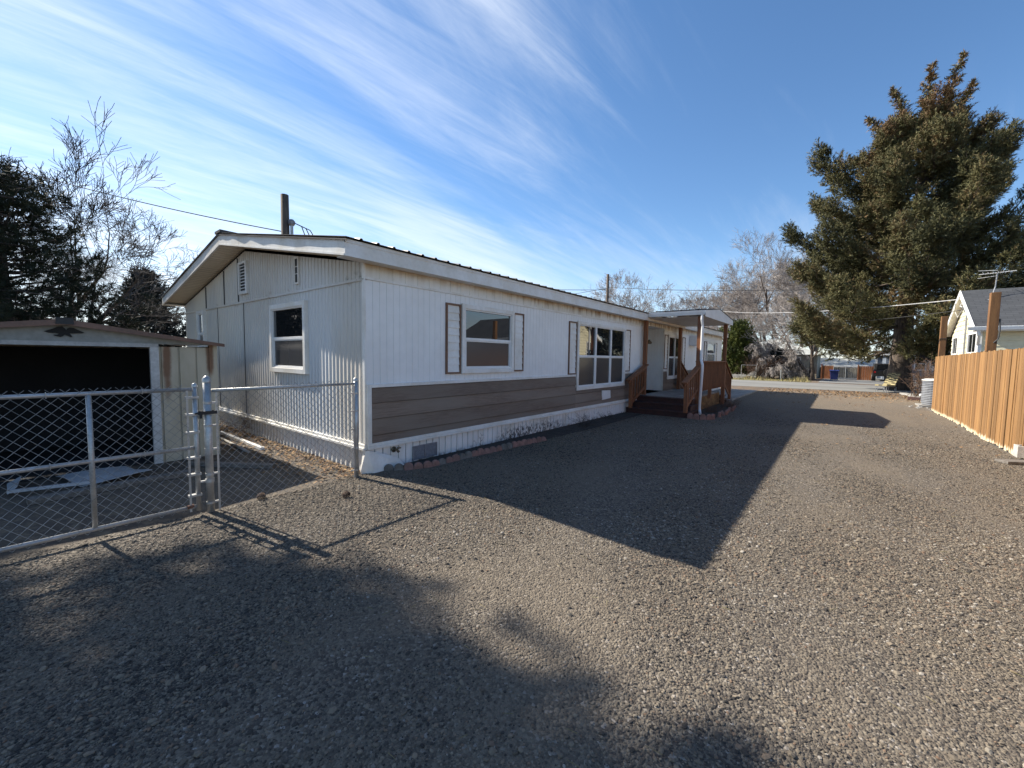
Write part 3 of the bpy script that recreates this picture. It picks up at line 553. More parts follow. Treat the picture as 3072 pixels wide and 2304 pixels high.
# ------------------------------------------------------------------ porch
def porch():
    P = thing('covered_porch', 'redwood covered porch with white gable roof and steps halfway along the white wall', 'porch', (-3.9, 13.9, 0))
    xo, xi, yn, yf, zd = -3.12, -4.66, 12.32, 15.6, .45
    b = MB(); b.box(XW + .02, -3.3, yn - .08, 15.9, .34, zd); b.build('deck', W['concrete'], P, bevel=.01)
    b = MB(); b.box(-3.34, -3.27, yn + .1, 15.85, .0, .4); b.build('deck_skirt', W['tanwood'], P); b = MB(); b.box(XW + .03, -3.34, 15.82, 15.86, 0, .34); b.build('deck_skirt', W['tanwood'], P)
    for i, (y0, z) in enumerate(((11.2, .15), (11.56, .3), (11.92, .44))):
        b = MB(); b.box(XW + .03, -3.02 - .05 * i, y0, yn - .08 if i < 2 else yn - .08, z - .03, z); b.box(XW + .03, -3.04 - .05 * i, y0 + .03, y0 + .06, 0 if i == 0 else z - .15, z - .03); b.box(-3.08 - .05 * i, -3.04 - .05 * i, y0 + .06, yn, 0, z - .03)
        b.build('step', W['darkwood'], P, bevel=.004)
    for i, (y1, z) in enumerate(((16.25, .3), (16.6, .15))):
        b = MB(); b.box(XW + .1, -3.15, 15.9, y1, z - .03, z); b.box(XW + .1, -3.17, y1 - .05, y1 - .03, 0, z - .03); b.build('step', W['darkwood'], P)
    for x, y in ((xi, yn), (xo, yn), (xi + .05, yf), (xo, yf)):
        b = MB(); b.box(x - .055, x + .055, y - .055, y + .055, zd if x != xo else .02, 2.76); b.build('post', W['wood'], P, bevel=.006)
    # outer railing
    b = MB(); b.box(xo - .075, xo + .075, yn - .02, yf + .06, 1.475, 1.515); b.box(xo - .02, xo + .02, yn, yf, 1.385, 1.475); b.build('top_rail', W['wood'], P, bevel=.005)
    b = MB(); b.box(xo - .02, xo + .02, yn, yf, .66, .75); b.build('bottom_rail', W['wood'], P, bevel=.004)
    for y in np.linspace(yn + .12, yf - .1, 25): b = MB(); b.box(xo + .02, xo + .05, y - .016, y + .016, .64, 1.47); b.build('baluster', W['wood'], P, bevel=.003)
    b = MB(); b.box(xo - .045, xo + .045, 13.7, 13.8, zd - .1, .66); b.build('rail_leg', W['wood'], P)
    # stair railings
    def stair(x, ya, za, yb, zb, ny, nz0, nz1):
        b = MB(); b.bar((x, ya, za), (x, yb, zb), .14, .04, ext=.05); b.build('handrail', W['wood'], P, bevel=.005)
        b = MB(); b.box(x - .045, x + .045, ny - .045, ny + .045, nz0, nz1); b.build('newel_post', W['wood'], P, bevel=.006)
        b = MB(); b.bar((x, ya, za - .06), (x, yb, zb - .06), .035, .09); b.bar((x, ny, nz0 + .12), (x, yb, .72), .035, .09); b.build('stringer_rail', W['wood'], P)
        for t in (.2, .38, .56, .74, .9):
            b = MB(); y = ny + (yb - ny) * t; z1 = za + (zb - za) * ((y - ya) / (yb - ya)); b.box(x - .018, x + .018, y - .018, y + .018, nz0 + .12 + (.72 - nz0 - .12) * t - .03, z1 - .02); b.build('baluster', W['wood'], P)
    stair(-3.1, 11.0, .955, yn - .06, 1.36, 11.17, .15, .93); stair(-4.6, 11.0, .955, yn - .06, 1.36, 11.17, .15, .93)
    stair(-3.1, 16.75, .9, yf + .06, 1.45, 16.62, .12, .9); stair(xi + .05, 16.75, .9, yf + .06, 1.45, 16.62, .12, .9)
    # roof with its gable to the drive
    x1 = -2.98; y0, y1, yr = 12.22, 15.95, 13.95
    b = MB()
    us, os_ = ribs(-4.5, x1 + .02, .23, [(0, 0), (.72, 0), (.8, .022), (.9, .022), (.98, 0)])
    for ye, sgn in ((y0 - .04, 1), (y1 + .04, -1)):
        V = []
        for u, o in zip(us, os_): V += [(u, ye, 2.93 + o), (u, yr, 3.115 + o)]
        b.add(V, np.array([(2 * i, 2 * i + 1, 2 * i + 3, 2 * i + 2) for i in range(len(us) - 1)]))
    r = b.build('roof', W['brownroof'], P); md = r.modifiers.new('thick', 'SOLIDIFY'); md.thickness = .008
    b = MB(); b.prism([(x1 - .02, y0, 2.77), (x1 - .02, y1, 2.77), (x1 - .02, y1, 2.92), (x1 - .02, yr, 3.105), (x1 - .02, y0, 2.92)], (.02, 0, 0)); b.box(x1, x1 + .012, y0, y1, 2.75, 2.9); b.build('pediment', W['vinyl'], P)
    b = MB()
    us, os_ = ribs(y0 + .01, y1 - .01, .12, [(0, 0), (.9, 0), (.94, .006), (.98, .006)]); V = []
    for u, o in zip(us, os_): V += [(-4.55, u, 2.765 + o), (x1 - .02, u, 2.765 + o)]
    b.add(V, np.array([(2 * i, 2 * i + 1, 2 * i + 3, 2 * i + 2) for i in range(len(us) - 1)])); b.box(-4.55, x1 - .02, y1 - .02, y1, 2.76, 2.92); b.build('ceiling', W['trim'], P)
    b = MB(); g = [(0, 0), (.09, 0), (.115, .07), (.125, .12), (.105, .12), (.1, .015), (.012, .015), (.012, .12), (0, .12)]
    b.prism([(-4.62, y0 - a, 2.79 + c) for a, c in g], (x1 + .03 + 4.62, 0, 0)); b.build('gutter', W['vinyl'], P)
    b = MB(); pts = [(x1 - .06, y0 - .06, 2.79), (x1 - .06, y0 - .06, 2.66), (-3.03, y0 - .0, 2.5), (-3.03, y0 - .0, 1.62), (-3.02, y0 - .02, 1.54), (-2.96, y0 - .1, 1.4), (-2.96, y0 - .1, 1.3), (-3.0, y0 - .06, .22), (-2.98, y0 - .1, .12), (-2.93, y0 - .26, .07)]
    b.tube(pts, .036, 8); b.build('downspout', W['vinyl'], P)
porch()
# ------------------------------------------------------------------ chain link
FX = -4.7
def weave(b, y0, y1, z0, z1, x=FX + .012, p=.0775, r=.0019):
    A = []; B = []; hz = z1 - z0
    for sgn, dx in ((1, .0015), (-1, -.0015)):
        k = -int(hz / p) - 2
        while y0 + k * p < y1 + hz:
            # line y = ya + sgn*(z-z0)
            ya = y0 + k * p if sgn > 0 else y0 + k * p + 0
            pts = []
            za, zb = z0, z1; f = (lambda z: ya + (z - z0)) if sgn > 0 else (lambda z: ya - (z - z0) + hz * 0)
            lo, hi = (max(z0, z0 + (y0 - ya)), min(z1, z0 + (y1 - ya))) if sgn > 0 else (max(z0, z0 + (ya - y1)), min(z1, z0 + (ya - y0)))
            if hi - lo > .01:
                n = max(1, int((hi - lo) / .28)); zz = np.linspace(lo, hi, n + 1)
                for i in range(n): A.append((x + dx + .004 * math.sin(zz[i] * 7 + k), f(zz[i]), zz[i])); B.append((x + dx + .004 * math.sin(zz[i + 1] * 7 + k), f(zz[i + 1]), zz[i + 1]))
            k += 1
    b.segs(A, B, np.full(len(A), r), np.full(len(A), r), 4)
def chain():
    G = thing('chain_link_gate', 'galvanised chain link gate with a tubular frame across the front of the metal shed', 'gate', (FX, -.5, 0))
    fr = MB(); r = .0175
    for z in (.09, .655, 1.205): fr.tube([(FX, -2.2, z), (FX, 1.1, z)], r, 10)
    fr.build('gate_frame', W['galv'], G, smooth=True)
    for y in (1.12, .425, -.9, -2.2):
        b = MB(); b.tube([(FX, y, .05 if y in (1.12, -2.2) else .1), (FX, y, 1.235 if y in (1.12, -2.2) else 1.2)], .021 if y == 1.12 else r, 10)
        if y == 1.12: b.lathe((FX, y, 1.225), [(.024, 0), (.024, .02), (.014, .036), (0, .04)], 10)
        b.build('upright', W['galv'], G, smooth=True)
    b = MB(); weave(b, -2.18, 1.06, .06, 1.25, p=.0775); b.build('wire_mesh', W['wire'], G)
    b = MB(); b.box(FX + .008, FX + .014, 1.05, 1.066, .05, 1.2); b.build('tension_bar', W['galv'], G)
    b = MB()
    for z in (.2, .4, .56, .8, .97, 1.13): b.box(FX - .026, FX + .026, 1.045, 1.145, z - .01, z + .01)
    for y in (-1.6, -1.1, -.6, -.1, .2, .75):
        for z in (.655, 1.205): b.tube([(FX - .02, y, z - .02), (FX + .02, y, z - .02), (FX + .022, y, z + .02), (FX - .02, y, z + .022)], .003, 5)
    b.build('brace_bands', W['galv'], G)
    b = MB(); b.box(FX - .035, FX + .035, 1.11, 1.27, .97, .985); b.box(FX - .045, FX - .033, 1.13, 1.28, .965, .995); b.box(FX + .034, FX + .046, 1.13, 1.28, .965, .995); b.tube([(FX + .045, 1.15, .93), (FX + .045, 1.15, 1.0)], .012, 8); b.build('fork_latch', W['black'], G)
    b = MB(); b.tube([(FX, 1.08, .1), (FX + .01, 1.03, .1)], .019, 8); b.build('rusty_fitting', mat('rusty_fitting', (.2, .08, .04), (.12, .05, .03), 20), G)
    F = thing('chain_link_fence', 'short galvanised chain link fence from the thick gate post to the white house corner', 'fence', (FX, 2, 0))
    b = MB(); b.tube([(FX, 1.215, -.03), (FX, 1.215, 1.3)], .033, 14); b.lathe((FX, 1.215, 1.285), [(.037, -.02), (.037, .012), (.026, .03), (.012, .042), (0, .046)], 14); b.build('gate_post', W['galv'], F, smooth=True)
    b = MB(); b.tube([(FX, 2.755, -.03), (FX, 2.755, 1.24)], .026, 12); b.lathe((FX, 2.755, 1.23), [(.029, -.01), (.029, .015), (.018, .03), (0, .034)], 12); b.build('end_post', W['galv'], F, smooth=True)
    b = MB(); b.tube([(FX, 1.25, 1.185), (FX, 2.73, 1.19)], .017, 10); b.build('top_rail', W['galv'], F, smooth=True)
    b = MB(); weave(b, 1.285, 2.72, .03, 1.235, p=.0775); b.build('wire_mesh', W['wire'], F)
    for y in (1.285, 2.722):
        b = MB(); b.box(FX + .006, FX + .013, y - .008, y + .008, .01, 1.17); b.build('tension_bar', W['galv'], F)
    b = MB()
    for y, s, rr in ((1.215, 1, .036), (2.755, -1, .029)):
        for z in (.1, .38, .62, .85, 1.07): b.tube([(FX, y, z - .011), (FX, y, z + .011)], rr, 12); b.box(FX - .004, FX + .018, min(y, y + s * .08), max(y, y + s * .08), z - .008, z + .008)
    b.build('tension_bands', W['galv'], F)
    b = MB(); b.tube([(FX, 1.215, .3), (FX, 1.215, .335)], .037, 12); b.box(FX - .012, FX + .012, 1.12, 1.2, .31, .325); b.build('hinge', W['galv'], F)
chain()

# ------------------------------------------------------------------ metal shed
def shed():
    S = thing('metal_shed', 'low tan metal shed with brown roof edge, rusty panels and an open black doorway', 'shed', (-8.5, .5, 0))
    x0, xb, ya, yb, yr = -7.35, -9.7, -1.08, 2.04, .49
    us, os_ = ribs(1.36, yb, .2, [(0, 0), (.06, 0), (.09, -.02), (.15, -.02), (.18, 0)])
    b = MB(); ribbed(b, us, os_, lambda u: -.02, lambda u: 1.62, lambda u, o, z: (x0 + o, u, z)); ribbed(b, [ya, -.98], [0, 0], lambda u: -.02, lambda u: 1.62, lambda u, o, z: (x0 + o, u, z))
    b.build('front_wall', W['shed'], S)
    b = MB()
    for y in (ya, yb): ribbed(b, *ribs(xb, x0, .2, [(0, 0), (.06, 0), (.09, -.02), (.15, -.02), (.18, 0)]), lambda u: -.02, lambda u: 1.64, lambda u, o, z: (u, y + (o if y > 0 else -o), z))
    b.box(xb - .01, xb, ya, yb, -.02, 1.66); b.build('side_wall', W['shed'], S)
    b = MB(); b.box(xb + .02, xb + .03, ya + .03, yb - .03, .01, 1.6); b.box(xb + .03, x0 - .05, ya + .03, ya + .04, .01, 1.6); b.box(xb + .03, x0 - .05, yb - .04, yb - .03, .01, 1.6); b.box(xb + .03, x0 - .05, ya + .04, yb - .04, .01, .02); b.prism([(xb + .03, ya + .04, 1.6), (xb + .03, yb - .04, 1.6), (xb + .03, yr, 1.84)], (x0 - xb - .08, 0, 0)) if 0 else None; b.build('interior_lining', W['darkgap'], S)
    zt = lambda y: 1.665 + .225 * (1 - abs(y - yr) / 1.56)
    b = MB(); b.prism([(x0 - .005, ya, 1.655), (x0 - .005, yb, 1.655), (x0 - .005, yb, zt(yb)), (x0 - .005, yr, zt(yr)), (x0 - .005, ya, zt(ya))], (.02, 0, 0)); b.build('gable_panel', mat('grey_painted_steel', (.3, .31, .3), (.24, .24, .22), 2, rough=.6), S)
    b = MB(); b.box(x0 + .005, x0 + .03, ya, 1.36, 1.61, 1.66); b.build('door_header', mat('faded_header_paint', (.42, .42, .41), (.34, .33, .32), 4, rough=.6), S)
    b = MB(); b.box(x0 - .03, x0 + .03, 1.27, 1.36, .0, 1.61); b.build('door_jamb', mat('faded_jamb_paint', (.55, .55, .54), (.45, .44, .43), 4, rough=.6), S)
    b = MB(); b.box(x0 - .035, x0 + .018, yb - .1, yb - .0, .0, 1.66); b.build('corner_trim', W['shed'], S)
    b = MB()
    for y in (ya - .09, yb + .04): pass
    for ye, s in ((yb + .05, 1), (ya - .05, -1)):
        b.prism([(x0 + .14, ye, zt(yb) + .0), (x0 + .14, yr, zt(yr) + .02), (x0 + .14, yr, zt(yr) + .032), (x0 + .14, ye, zt(yb) + .012)], (xb - x0 - .25, 0, 0))
    b.build('roof', W['brownroof'], S)
    b = MB()
    for ye in (yb + .06, ya - .06): b.prism([(x0 + .142, ye, zt(yb) - .03), (x0 + .142, yr, zt(yr) - .035), (x0 + .142, yr, zt(yr) + .034), (x0 + .142, ye, zt(yb) + .014)], (.012, 0, 0))
    b.build('roof_edge_trim', mat('brown_edge_trim', (.2, .105, .07), (.13, .07, .05), 4, rough=.5), S)
    b = MB(); b.prism([(x0 + .15, yr - .075, zt(yr) + .02), (x0 + .15, yr + .075, zt(yr) + .02), (x0 + .15, yr + .07, zt(yr) + .05), (x0 + .15, yr - .07, zt(yr) + .05)], (xb - x0 - .26, 0, 0)); b.prism([(x0 + .156, yr - .075, zt(yr) - .03), (x0 + .156, yr + .075, zt(yr) - .03), (x0 + .156, yr + .07, zt(yr) + .045), (x0 + .156, yr - .07, zt(yr) + .045)], (.012, 0, 0)); b.build('ridge_cap', W['black'], S)
    # spread-winged bird silhouette
    sil = [(0, .3), (.1, .42), (.22, .58), (.34, .78), (.45, .85), (.52, .62), (.545, .45), (.565, .62), (.63, .76), (.72, .74), (.86, .5), (1, .3), (.95, .24), (.8, .2), (.7, .18), (.62, .18), (.66, .02), (.69, -.16), (.64, -.18), (.55, -.02), (.5, .05), (.46, -.1), (.4, -.2), (.33, -.15), (.25, -.08), (.23, 0), (.32, .02), (.36, .1), (.28, .17), (.12, .17)]
    b = MB(); b.prism([(x0 + .016, .325 + u * .335, 1.735 + v * .125) for u, v in sil], (.02, 0, 0)); b.build('bird_emblem', W['rubber'], S)
shed()

# ------------------------------------------------------------------ small things on the ground
def clutter():
    def simple(name, label, cat, mb, m, base, bevel=0, group=None, smooth=False):
        o = mb.build(name, m, None, smooth, bevel, base); return tag(o, label, cat, group)
    b = MB(); b.bar((-9.2, 2.56, .03), (-7.12, 2.55, .03), .06, .045); simple('white_plank', 'long white plank on the dirt beside the ribbed gable skirting', 'plank', b, W['vinyl'], (-8.1, 2.55, 0))
    b = MB(); b.tube([(-8.6, 2.4, .025), (-7.05, 2.33, .025)], .02, 8); simple('grey_pipe', 'thin grey pipe lying by the shed corner', 'pipe', b, W['concrete'], (-7.7, 2.36, 0))
    b = MB(); V = []; n = 6
    for i in range(n):
        for j in range(n):
            u, v = i / (n - 1), j / (n - 1); V.append((-7.3 + .68 * u, .35 + .15 * u + v * .62, .03 + .02 * math.sin(5 * u + 3 * v) + .03 * u * v))
    b.add(np.array(V), np.array([(i * n + j, i * n + j + 1, (i + 1) * n + j + 1, (i + 1) * n + j) for i in range(n - 1) for j in range(n - 1)])); o = simple('plastic_sheet', 'pale plastic sheet lying flat in front of the shed doorway', 'sheet', b, W['paper'], (-7, .7, 0)); o.modifiers.new('t', 'SOLIDIFY').thickness = .006
    b = MB(); b.bar((-6.75, -.02, .06), (-6.62, .58, .05), .04, .03); b.prism([(-7.3, -.02, .02), (-6.78, -.02, .02), (-6.78, .05, .09), (-7.25, .09, .1)], (0, 0, .012)); simple('bent_metal_strip', 'bent white metal strip on the ground left of the plastic sheet', 'strip', b, W['paper'], (-6.9, .2, 0))
    b = MB(); b.bar((-6.3, .1, .03), (-6.37, 1.5, .03), .14, .05); simple('timber', 'dark timber lying on the dirt behind the gate', 'timber', b, W['weathered'], (-6.3, .8, 0))
    b = MB(); b.bar((-6.9, 1.55, .03), (-5.9, 2.25, .03), .09, .05); simple('timber', 'grey timber angled on the shaded dirt by the shed corner', 'timber', b, W['weathered'], (-6.4, 1.9, 0))
    # scalloped edging stones along the house
    pth = np.array([(-4.66, 3.2), (-4.47, 3.42), (-4.38, 3.66), (-4.37, 4.0), (-4.36, 4.6), (-4.31, 5.0), (-4.28, 5.6), (-4.23, 6.1), (-4.2, 6.35)]); seg = np.concatenate([[0], np.cumsum(np.linalg.norm(np.diff(pth, axis=0), axis=1))])
    sg = mat('grey_edging_concrete', (.2, .185, .165), (.13, .12, .105), 8, rough=.95, bmp=.5, bscale=60); sr = mat('red_edging_concrete', (.3, .17, .14), (.2, .12, .1), 8, rough=.95, bmp=.5, bscale=60)
    def scallop():
        b = MB(); n = 9; pl = [(math.cos(t) * .085, math.sin(t) * .075 + .03) for t in np.linspace(0, math.pi, n)] + [(-.085, -.04), (.085, -.04)]
        b.prism([(x, -.028, z) for x, z in pl], (0, .056, 0)); return b
    protos = {}
    k = 0; d = 0
    while d < seg[-1] - .03:
        x = np.interp(d, seg, pth[:, 0]); y = np.interp(d, seg, pth[:, 1]); x2 = np.interp(d + .1, seg, pth[:, 0]); y2 = np.interp(d + .1, seg, pth[:, 1])
        red = k >= 2 and k not in (6, 9, 10, 16, 17); key = 'r' if red else 'g'
        lab = ('reddish scalloped edging stone in the row along the white skirting' if red else ('grey scalloped edging stone at the corner end of the skirting row' if k < 2 else 'grey scalloped edging stone between red ones along the skirting'))
        if key not in protos: o = scallop().build('edging_stone', sr if red else sg, None, bevel=.012); protos[key] = o
        else: o = protos[key].copy(); COL.objects.link(o)
        tag(o, lab, 'edging stone', 'edging stones along the skirting'); o.location = (x, y, .015 + random.uniform(-.015, .01)); o.rotation_euler = (random.uniform(-.25, .12), random.uniform(-.1, .1), math.atan2(y2 - y, x2 - x) + random.uniform(-.12, .12)); o.scale = (.74, .8, .78); d += .13; k += 1
    b = MB(); b.quad((-4.77, 3.25, .012), (-4.5, 3.45, .012), (-4.4, 3.7, .012), (-4.38, 4.6, .012), (-4.25, 6.1, .012), (-4.15, 8.2, .012), (-4.2, 11.1, .012), (-4.77, 11.1, .012)); tag(b.build('planting_strip', mat('dark_soil', (.045, .038, .032), (.025, .021, .018), 6, rough=.95, bmp=.8, bscale=30, bdist=.03)), kind='structure')
    bed = [(-2.98, 11.2, 0), (-2.83, 11.19, 0), (-2.68, 11.24, .1), (-2.56, 11.34, .7), (-2.5, 11.48, 1.3), (-2.47, 12.1, 1.5), (-2.46, 12.5, 1.75), (-2.44, 12.75, 1.3), (-2.47, 13.1, 1.6), (-2.5, 13.5, 1.9), (-2.46, 13.8, 1.5), (-2.5, 14.2, 1.6)]
    for i, (x, y, r) in enumerate(bed):
        o = protos['r'].copy(); COL.objects.link(o); o.location = (x, y, .04); o.scale = (.84, 1.0, 1.1); o.rotation_euler = (random.uniform(-.4, .35) if i > 4 else random.uniform(-.08, .08), random.uniform(-.15, .15), r)
        tag(o, 'upright red scalloped stone edging the bed by the downspout' if i < 5 else 'tilted red scalloped stone edging the bed beside the porch railing', 'edging stone', 'edging stones of the porch bed')
    b = MB(); b.quad((-3.25, 11.25, .014), (-2.7, 11.28, .014), (-2.5, 11.6, .014), (-2.5, 14.4, .014), (-2.8, 15.8, .014), (-3.3, 15.9, .014), (-3.3, 12.3, .014)); tag(b.build('porch_bed', W_soil), kind='structure')
    # dead stems
    def stems(name, label, cat, cx, cy, n, hgt, spread, m, r=.004, seed=1, cz=0, group=None, tw=3):
        rg = np.random.default_rng(seed); A = []; B = []; ra = []; rb = []
        for i in range(n):
            p = np.array((cx, cy, cz)) + np.append(rg.normal(0, spread * .25, 2), 0); a = rg.uniform(0, 6.28); tl = rg.uniform(.1, 1) * spread; d = np.array((math.cos(a) * tl, math.sin(a) * tl, hgt * rg.uniform(.5, 1))) / 6
            for k in range(6):
                d2 = d + rg.normal(0, .18, 3) * np.linalg.norm(d); q = p + d2; A.append(p); B.append(q); ra.append(r * (1 - k / 7)); rb.append(r * (1 - (k + 1) / 7))
                if k > 1:
                    for t in range(tw): e = q + (d2 * .5 + rg.normal(0, .5, 3) * np.linalg.norm(d2)) * rg.uniform(.6, 1.4); A.append(q); B.append(e); ra.append(r * .4); rb.append(r * .2)
                p = q; d = d * 1.0
        b = MB(); b.segs(A, B, ra, rb, 3); o = b.build(name, m, None, base=(cx, cy, cz)); return tag(o, label, cat, group)
    globals()['stems'] = stems
    stems('dead_weed', 'single dry upright stem growing out of the soil by the crawl vent', 'weed', -4.5, 4.75, 3, .42, .1, W['darktwig'], .004, 3)
    stems('dead_weed', 'low tangle of dry weeds at the foot of the mouldy skirting', 'weed', -4.42, 8.2, 34, .28, .5, W['darktwig'], .004, 4)
    stems('dead_weed', 'small dry weeds against the skirting below the picture window', 'weed', -4.5, 9.6, 20, .18, .35, W['darktwig'], .004, 5)
    stems('dead_weed', 'brown dead plant in the bed beside the deck face', 'weed', -2.85, 13.0, 60, .3, .35, W['browntwig'], .004, 6)
    stems('dead_weed', 'brown dead plant at the street end of the porch bed', 'weed', -2.75, 14.9, 60, .3, .4, W['browntwig'], .004, 7)
    stems('dead_vine', 'dry vine lying along the gable skirting ledge', 'vine', -8.6, 2.82, 40, .25, .7, W['browntwig'], .004, 8, .1)
    b = MB(); 
    for i in range(8): b.lathe((0, 0, 0), [(0, 0), (.001, .001)], 3) if 0 else None
    # pine cones
    def cone(x, y, lab):
        b = MB(); rg = np.random.default_rng(int(x * 100) % 97 + 3)
        for k in range(9):
            for j in range(8):
                a = j / 8 * 6.28 + k * .4; rr = .034 * math.sin((k + 1.2) / 10 * 3.0) + .006; z = k * .009
                c = np.array((x, y + z - .04, .035)); o = np.array((math.cos(a) * rr, 0, math.sin(a) * rr)); t = np.array((-math.sin(a), 0, math.cos(a))) * .009
                b.quad(c + o * .3, c + o + t + np.array((0, .008, 0)), c + o * 1.15 + np.array((0, .012, 0)), c + o - t + np.array((0, .008, 0)))
        tag(b.build('pine_cone', W['browntwig'], None, base=(x, y, .02)), lab, 'pine cone')
    cone(-4.72, 1.66, 'brown pine cone under the short chain link fence'); cone(-4.1, 2.27, 'brown pine cone on sunlit gravel near the house corner'); cone(2.1, 3.95, 'dark pine cone lying on the open gravel at the right')
    # leaf litter
    def litter(name, label, n, region, size, m, zlift=.02):
        P = region(n); b = MB(); V = []; T = []
        for x, y in P:
            a = RNG.uniform(0, 6.28); l = size * RNG.uniform(.5, 1.4); w = l * RNG.uniform(.35, .7); t = RNG.uniform(-.5, .5); u = RNG.uniform(-.3, .5)
            c = np.array((x, y, zlift + abs(t) * l * .4)); e = np.array((math.cos(a), math.sin(a), t)) * l / 2; f = np.array((-math.sin(a), math.cos(a), u)) * w / 2
            V += [c - e, c - f, c + e, c + f]; T.append(RNG.random())
        b.add(np.array(V), np.arange(len(V)).reshape(-1, 4), T); tag(b.build(name, m), label, 'leaves', kind='stuff')
    def r1(n): y = 2.9 - RNG.exponential(.28, n); x = RNG.uniform(-10.5, -4.75, n); k = (y > 2.0); return np.column_stack([x, y])[k]
    litter('leaf_litter', 'dry brown leaves gathered along the foot of the gable wall', 2600, r1, .05, W['leaf'])
    def r2(n): x = RNG.uniform(-3, 5, n); y = RNG.normal(25.4, 1.6, n); return np.column_stack([x, y])[(y < 27.4) & ((x < 2.3) | (y > 21))]
    litter('fallen_leaves', 'orange brown leaves strewn over the dirt at the street end of the drive', 2600, r2, .09, W['leaf'])
    def r3(n): x = RNG.uniform(-2.5, 2.3, n) ** 1; y = RNG.uniform(9, 24, n); g = np.sin(x * 3 + y * 1.3) + np.sin(y * 2.1 - x); return np.column_stack([x, y])[g > .7]
    litter('scattered_leaves', 'thin scatter of dry leaves on the middle of the drive', 900, r3, .06, W['leaf'])
    def r4(n): x = RNG.uniform(-4.2, 4.5, n); y = RNG.uniform(.5, 8, n); k = ~((x < -4.3)); return np.column_stack([x, y])[k]
    b = MB(); P = r4(420); A = []; B = []
    for x, y in P: a = RNG.uniform(0, 6.28); l = RNG.uniform(.02, .07); A.append((x, y, .02)); B.append((x + math.cos(a) * l, y + math.sin(a) * l, RNG.uniform(.015, .035)))
    b.segs(A, B, np.full(len(A), .0016), np.full(len(A), .001), 3); tag(b.build('dry_needles', W['drygrass']), 'dry twigs and needles scattered on the gravel', 'twigs', kind='stuff')
W_soil = mat('bed_soil', (.06, .048, .038), (.03, .025, .02), 6, rough=.95, bmp=.8, bscale=30, bdist=.03)
clutter()

